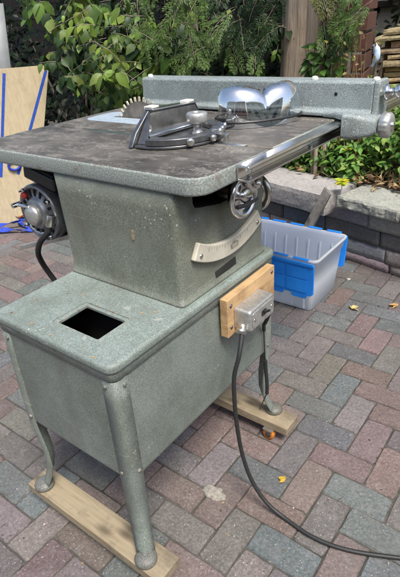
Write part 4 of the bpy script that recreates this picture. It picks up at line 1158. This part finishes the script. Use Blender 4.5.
# things in the dark behind the plywood
for i, (p, s, col, lab) in enumerate((((-2.30,2.0,.30),(.22,.16,.28),(.20,.035,.035),'faded red box in the shade just right of the plywood'), ((-2.02,2.15,.34),(.16,.14,.22),(.10,.11,.12),'small dark grey box in the shade beside the faded red box'))):
    mb = MB(); Mx = Matrix.Translation((p[0],p[1],0)) @ Matrix.Rotation(R(25+i*20), 4, 'Z')
    mb.box(-s[0],s[0],-s[1],s[1],.0,p[2]+s[2]*.5,Mx); t = thing('storage_box', lab, 'box', (p[0],p[1],0), 'boxes in the shade')
    mb.build('box_body', simple('box_paint_%s' % ('red','grey')[i], col, .6), t, .01)
    mb = MB(); mb.box(-s[0]-.01,s[0]+.01,-s[1]-.01,s[1]+.01,p[2]+s[2]*.5+.001,p[2]+s[2]*.5+.03,Mx); mb.build('box_lid', simple('box_lid_%s' % ('pale','dark')[i], (.35,.33,.32) if i == 0 else (.05,.05,.05), .6), t, .006)
# blue strap on the paving
mb = MB()
def ribbon(mb, pts, w, th=.002):
    pts = smooth_path([V(q) for q in pts], 6); secs = []
    for k, p in enumerate(pts):
        d = (pts[min(k+1,len(pts)-1)] - pts[max(k-1,0)]); s = V((d.y,-d.x,0)).normalized()*w/2
        tl = V((0,0,1))*math.sin(k*.8)*.35*w
        secs.append([p - s - tl, p + s + tl, p + s + tl + V((0,0,th)), p - s - tl + V((0,0,th))])
    mb.loft(secs, True, False)
ribbon(mb, [(-2.40,1.00,.02),(-2.28,1.10,.03),(-2.16,1.24,.05),(-2.10,1.34,.06),(-2.14,1.42,.05),(-2.24,1.38,.03),(-2.28,1.28,.02),(-2.18,1.22,.015),(-2.06,1.26,.02),(-2.0,1.32,.03),(-2.02,1.40,.05)], .032)
ribbon(mb, [(-2.30,1.05,.015),(-2.2,1.10,.02),(-2.08,1.18,.015),(-2.0,1.26,.02)], .03)
so2 = mb.build('blue_strap', M['blue_strap']); tag(so2, 'crumpled blue webbing strap on the pavers at the foot of the plywood', 'strap')
mb = MB(); q = V((-2.29,1.40,.30)); mb.tube([PL @ V((.15+.035*math.cos(a),.360+.028*math.sin(a),.012)) for a in [2*PI*k/20 for k in range(21)]], .007, 8, caps=False)
o = mb.build('strap_loop', M['blue_strap']); tag(o, 'blue strap loop hanging on the plywood just below the table edge', 'strap')
r = random.Random(71)
def dead_leaf(p, s, col, lab, grp='fallen leaves on the pavers'):
    mb = MB(); a = r.uniform(0,2*PI)
    leaf_faces(mb, V((0,0,.004)), V((math.cos(a),math.sin(a),.18)), V((0,0,1))+rv(r)*.3, s, s*.6, col, .4, .35)
    leaf_faces(mb, V((0,0,.004)), V((math.cos(a+.9),math.sin(a+.9),.12)), V((0,0,1))+rv(r)*.3, s*.75, s*.4, col, .4, .3)
    leaf_faces(mb, V((0,0,.004)), V((math.cos(a-.9),math.sin(a-.9),.12)), V((0,0,1))+rv(r)*.3, s*.75, s*.4, col, .4, .3)
    o = mb.build('fallen_leaf', M['dryleaf']); o.location = p; tag(o, lab, 'leaf', grp); return o
dead_leaf((-2.27,1.26,.03), .09, (.33,.13,.06), 'large rusty brown leaf lying beside the blue strap')
dead_leaf((-2.36,1.10,.0), .08, (.26,.12,.06), 'brown leaf at the left edge next to the blue strap')
dead_leaf((-.055,1.318,.002), .04, (.62,.47,.20), 'pale tan leaf on the pavers in front of the tote')
dead_leaf((.095,1.434,.002), .035, (.58,.36,.14), 'orange tan leaf near the wall at the right edge')
dead_leaf((.134,.398,.002), .022, (.58,.38,.05), 'small yellow leaf on a red paver inside the bend of the power cord')
dead_leaf((-.535,-.06,.002), .020, (.36,.16,.06), 'small brown leaf on the pavers left of the front dolly board')
dead_leaf((-.16,1.56,.0), .02, (.6,.6,.55), 'tiny whitish leaf on the pavers at the far corner of the tote')
# mortar splash
mb = MB(); c = V((-.004,.262,.0)); rg = []
for f_, h_ in ((1,.0002),(.97,.0026),(.8,.0042),(.4,.0052),(.02,.005)):
    rg.append([c + V((f_*.036*(1+.35*noise.noise(V((math.cos(2*PI*k/40)*1.9, math.sin(2*PI*k/40)*1.9, 5))) + .16*noise.noise(V((math.cos(2*PI*k/40)*6, math.sin(2*PI*k/40)*6, 1))))*math.cos(2*PI*k/40), f_*.020*(1+.4*noise.noise(V((math.sin(2*PI*k/40)*2.2, 3, math.cos(2*PI*k/40)*2.2))))*math.sin(2*PI*k/40), h_ + .0012*noise.noise(V((k*.7, f_*9, 0)))*(f_ < .9))) for k in range(40)])
mb.loft(rg, True, True)
o = mb.build('mortar_splash', simple('dull_mortar', (.27,.25,.21), .95, 0, 90, .45, .5, .003)); tag(o, 'small patch of dried pale mortar stuck to the pavers under the saw', 'mortar patch')
# grit, needles and crumbs lying about on the pavers
mb = MB(); rg_ = random.Random(97)
for k in range(1500):
    x, y = rg_.uniform(-2.4,.75), rg_.uniform(-.55,1.75)
    if y > wall_y(x) - .02: continue
    if rg_.random() < .5 and abs(((x-GX)/W + .5) % 1 - .5) > .16 and abs(((y-GY)/W + .5) % 1 - .5) > .16: continue
    a = rg_.uniform(0,PI); s_ = rg_.uniform(.0012,.0042); z = .0008; cc = V((x,y,z)); d = V((math.cos(a),math.sin(a),rg_.uniform(-.1,.1))); n_ = V((-d.y,d.x,0))
    if rg_.random() < .16: L_, w_ = rg_.uniform(.006,.02), .0006
    else: L_, w_ = s_, s_*.7
    mb.add([cc-d*L_, cc+n_*w_+V((0,0,w_)), cc+d*L_, cc-n_*w_+V((0,0,w_*.5))], [(0,3,2,1),(0,1,2)] if L_ > .006 else [(0,3,2,1)], False, 0, jitter(rg_.choice(((.10,.085,.06),(.30,.22,.12),(.42,.38,.32),(.16,.11,.07),(.05,.045,.04))), rg_))
tag(mb.build('paving_grit', M['dryleaf']), 'loose grit, crumbs and dry needles scattered over the pavers', 'grit', None, 'stuff')
# sawdust crumbs & chips on the stand and feet
mb = MB()
for k in range(26):
    x, y = r.uniform(-.33,-.01), r.uniform(.0,.20)
    if -.22 < x < -.06 and .03 < y < .14: continue
    s = r.uniform(.0015,.005); a = r.uniform(0,PI); c = V((x,y,ZB+.0004))
    mb.add([c+V((s*math.cos(a),s*math.sin(a),0)), c+V((-s*.5*math.sin(a),s*.5*math.cos(a),.0006)), c-V((s*math.cos(a),s*math.sin(a),0)), c+V((s*.5*math.sin(a),-s*.5*math.cos(a),.0004))], [(0,1,2,3)], False, 0, r.choice(((.42,.17,.06),(.25,.10,.05),(.5,.3,.12),(.3,.3,.28))))
mb.build('debris_specks', M['dryleaf'], sto)['kind'] = 'stuff'

# ================================================================ THE STREET BEHIND THE CAMERA (seen in reflections)
def house(loc, rot, w, d, h, mat, lab):
    t = thing('house', lab, 'house', loc); Mx = Matrix.Translation(loc) @ Matrix.Rotation(rot, 4, 'Z')
    mb = MB(); mb.box(-w/2,w/2,-d/2,d/2,0,h,Mx); mb.build('wall', mat, t)
    mb = MB(); mb.prism([(-d/2-.4,h+.01),(d/2+.4,h+.01),(0,h+2.4)], 'yz', -w/2-.3, w/2+.3, M=Mx); mb.build('roof', M['roof'], t)
    for x in (-w*.3,0,w*.3):
        for z in ((1.2,2.5),(3.8,5.0)):
            if z[1] < h: mb = MB(); mb.box(x-.6,x+.6,d/2+.005,d/2+.03,z[0],z[1],Mx); mb.build('window', M['glass'], t)
house((8.5,-13,-.035), R(40), 9, 8, 5.6, M['housebrick'], 'two storey red brick house across the street')
house((-1.5,-16,-.035), R(5), 8, 8, 5.4, M['housepale'], 'pale yellow sided house across the street')
house((15.5,-4,-.035), R(80), 9, 8, 5.4, M['housepale'], 'pale sided house to the right of the brick one across the street')

# ================================================================ LIGHT, SKY, CAMERA
w = bpy.data.worlds.new('World'); S.world = w; w.use_nodes = True
nt = w.node_tree; bg = nt.nodes['Background']; sky = nt.nodes.new('ShaderNodeTexSky'); sky.sky_type = 'NISHITA'
SUN_EL, SUN_AZ = 60, -30           # degrees; azimuth measured from +x towards +y
sky.sun_disc = False; sky.sun_elevation = R(SUN_EL); sky.sun_rotation = R(90 - SUN_AZ)
sky.air_density = 1.0; sky.dust_density = 3.0; sky.ozone_density = 1.0
nt.links.new(sky.outputs[0], bg.inputs[0]); bg.inputs[1].default_value = .118
L = bpy.data.lights.new('sun', 'SUN'); L.energy = 2.3; L.angle = R(20); L.color = (1, .96, .90)
lo_ = bpy.data.objects.new('sun', L); COL.objects.link(lo_)
sd = V((math.cos(R(SUN_EL))*math.cos(R(SUN_AZ)), math.cos(R(SUN_EL))*math.sin(R(SUN_AZ)), math.sin(R(SUN_EL))))
lo_.rotation_euler = sd.to_track_quat('Z', 'Y').to_euler(); lo_.location = (3, -3, 6)
cam = bpy.data.cameras.new('camera'); cam.sensor_fit = 'HORIZONTAL'; cam.sensor_width = 36; cam.lens = 499.79/400*36; cam.clip_end = 500; cam.clip_start = .02
co = bpy.data.objects.new('camera', cam); COL.objects.link(co)
co.matrix_world = Matrix.Translation(CAMP) @ camM.to_4x4()
S.camera = co
S.view_settings.view_transform = 'Standard'; S.view_settings.look = 'None'; S.view_settings.gamma = 1; S.view_settings.exposure = 0.92
S.view_settings.use_curve_mapping = False
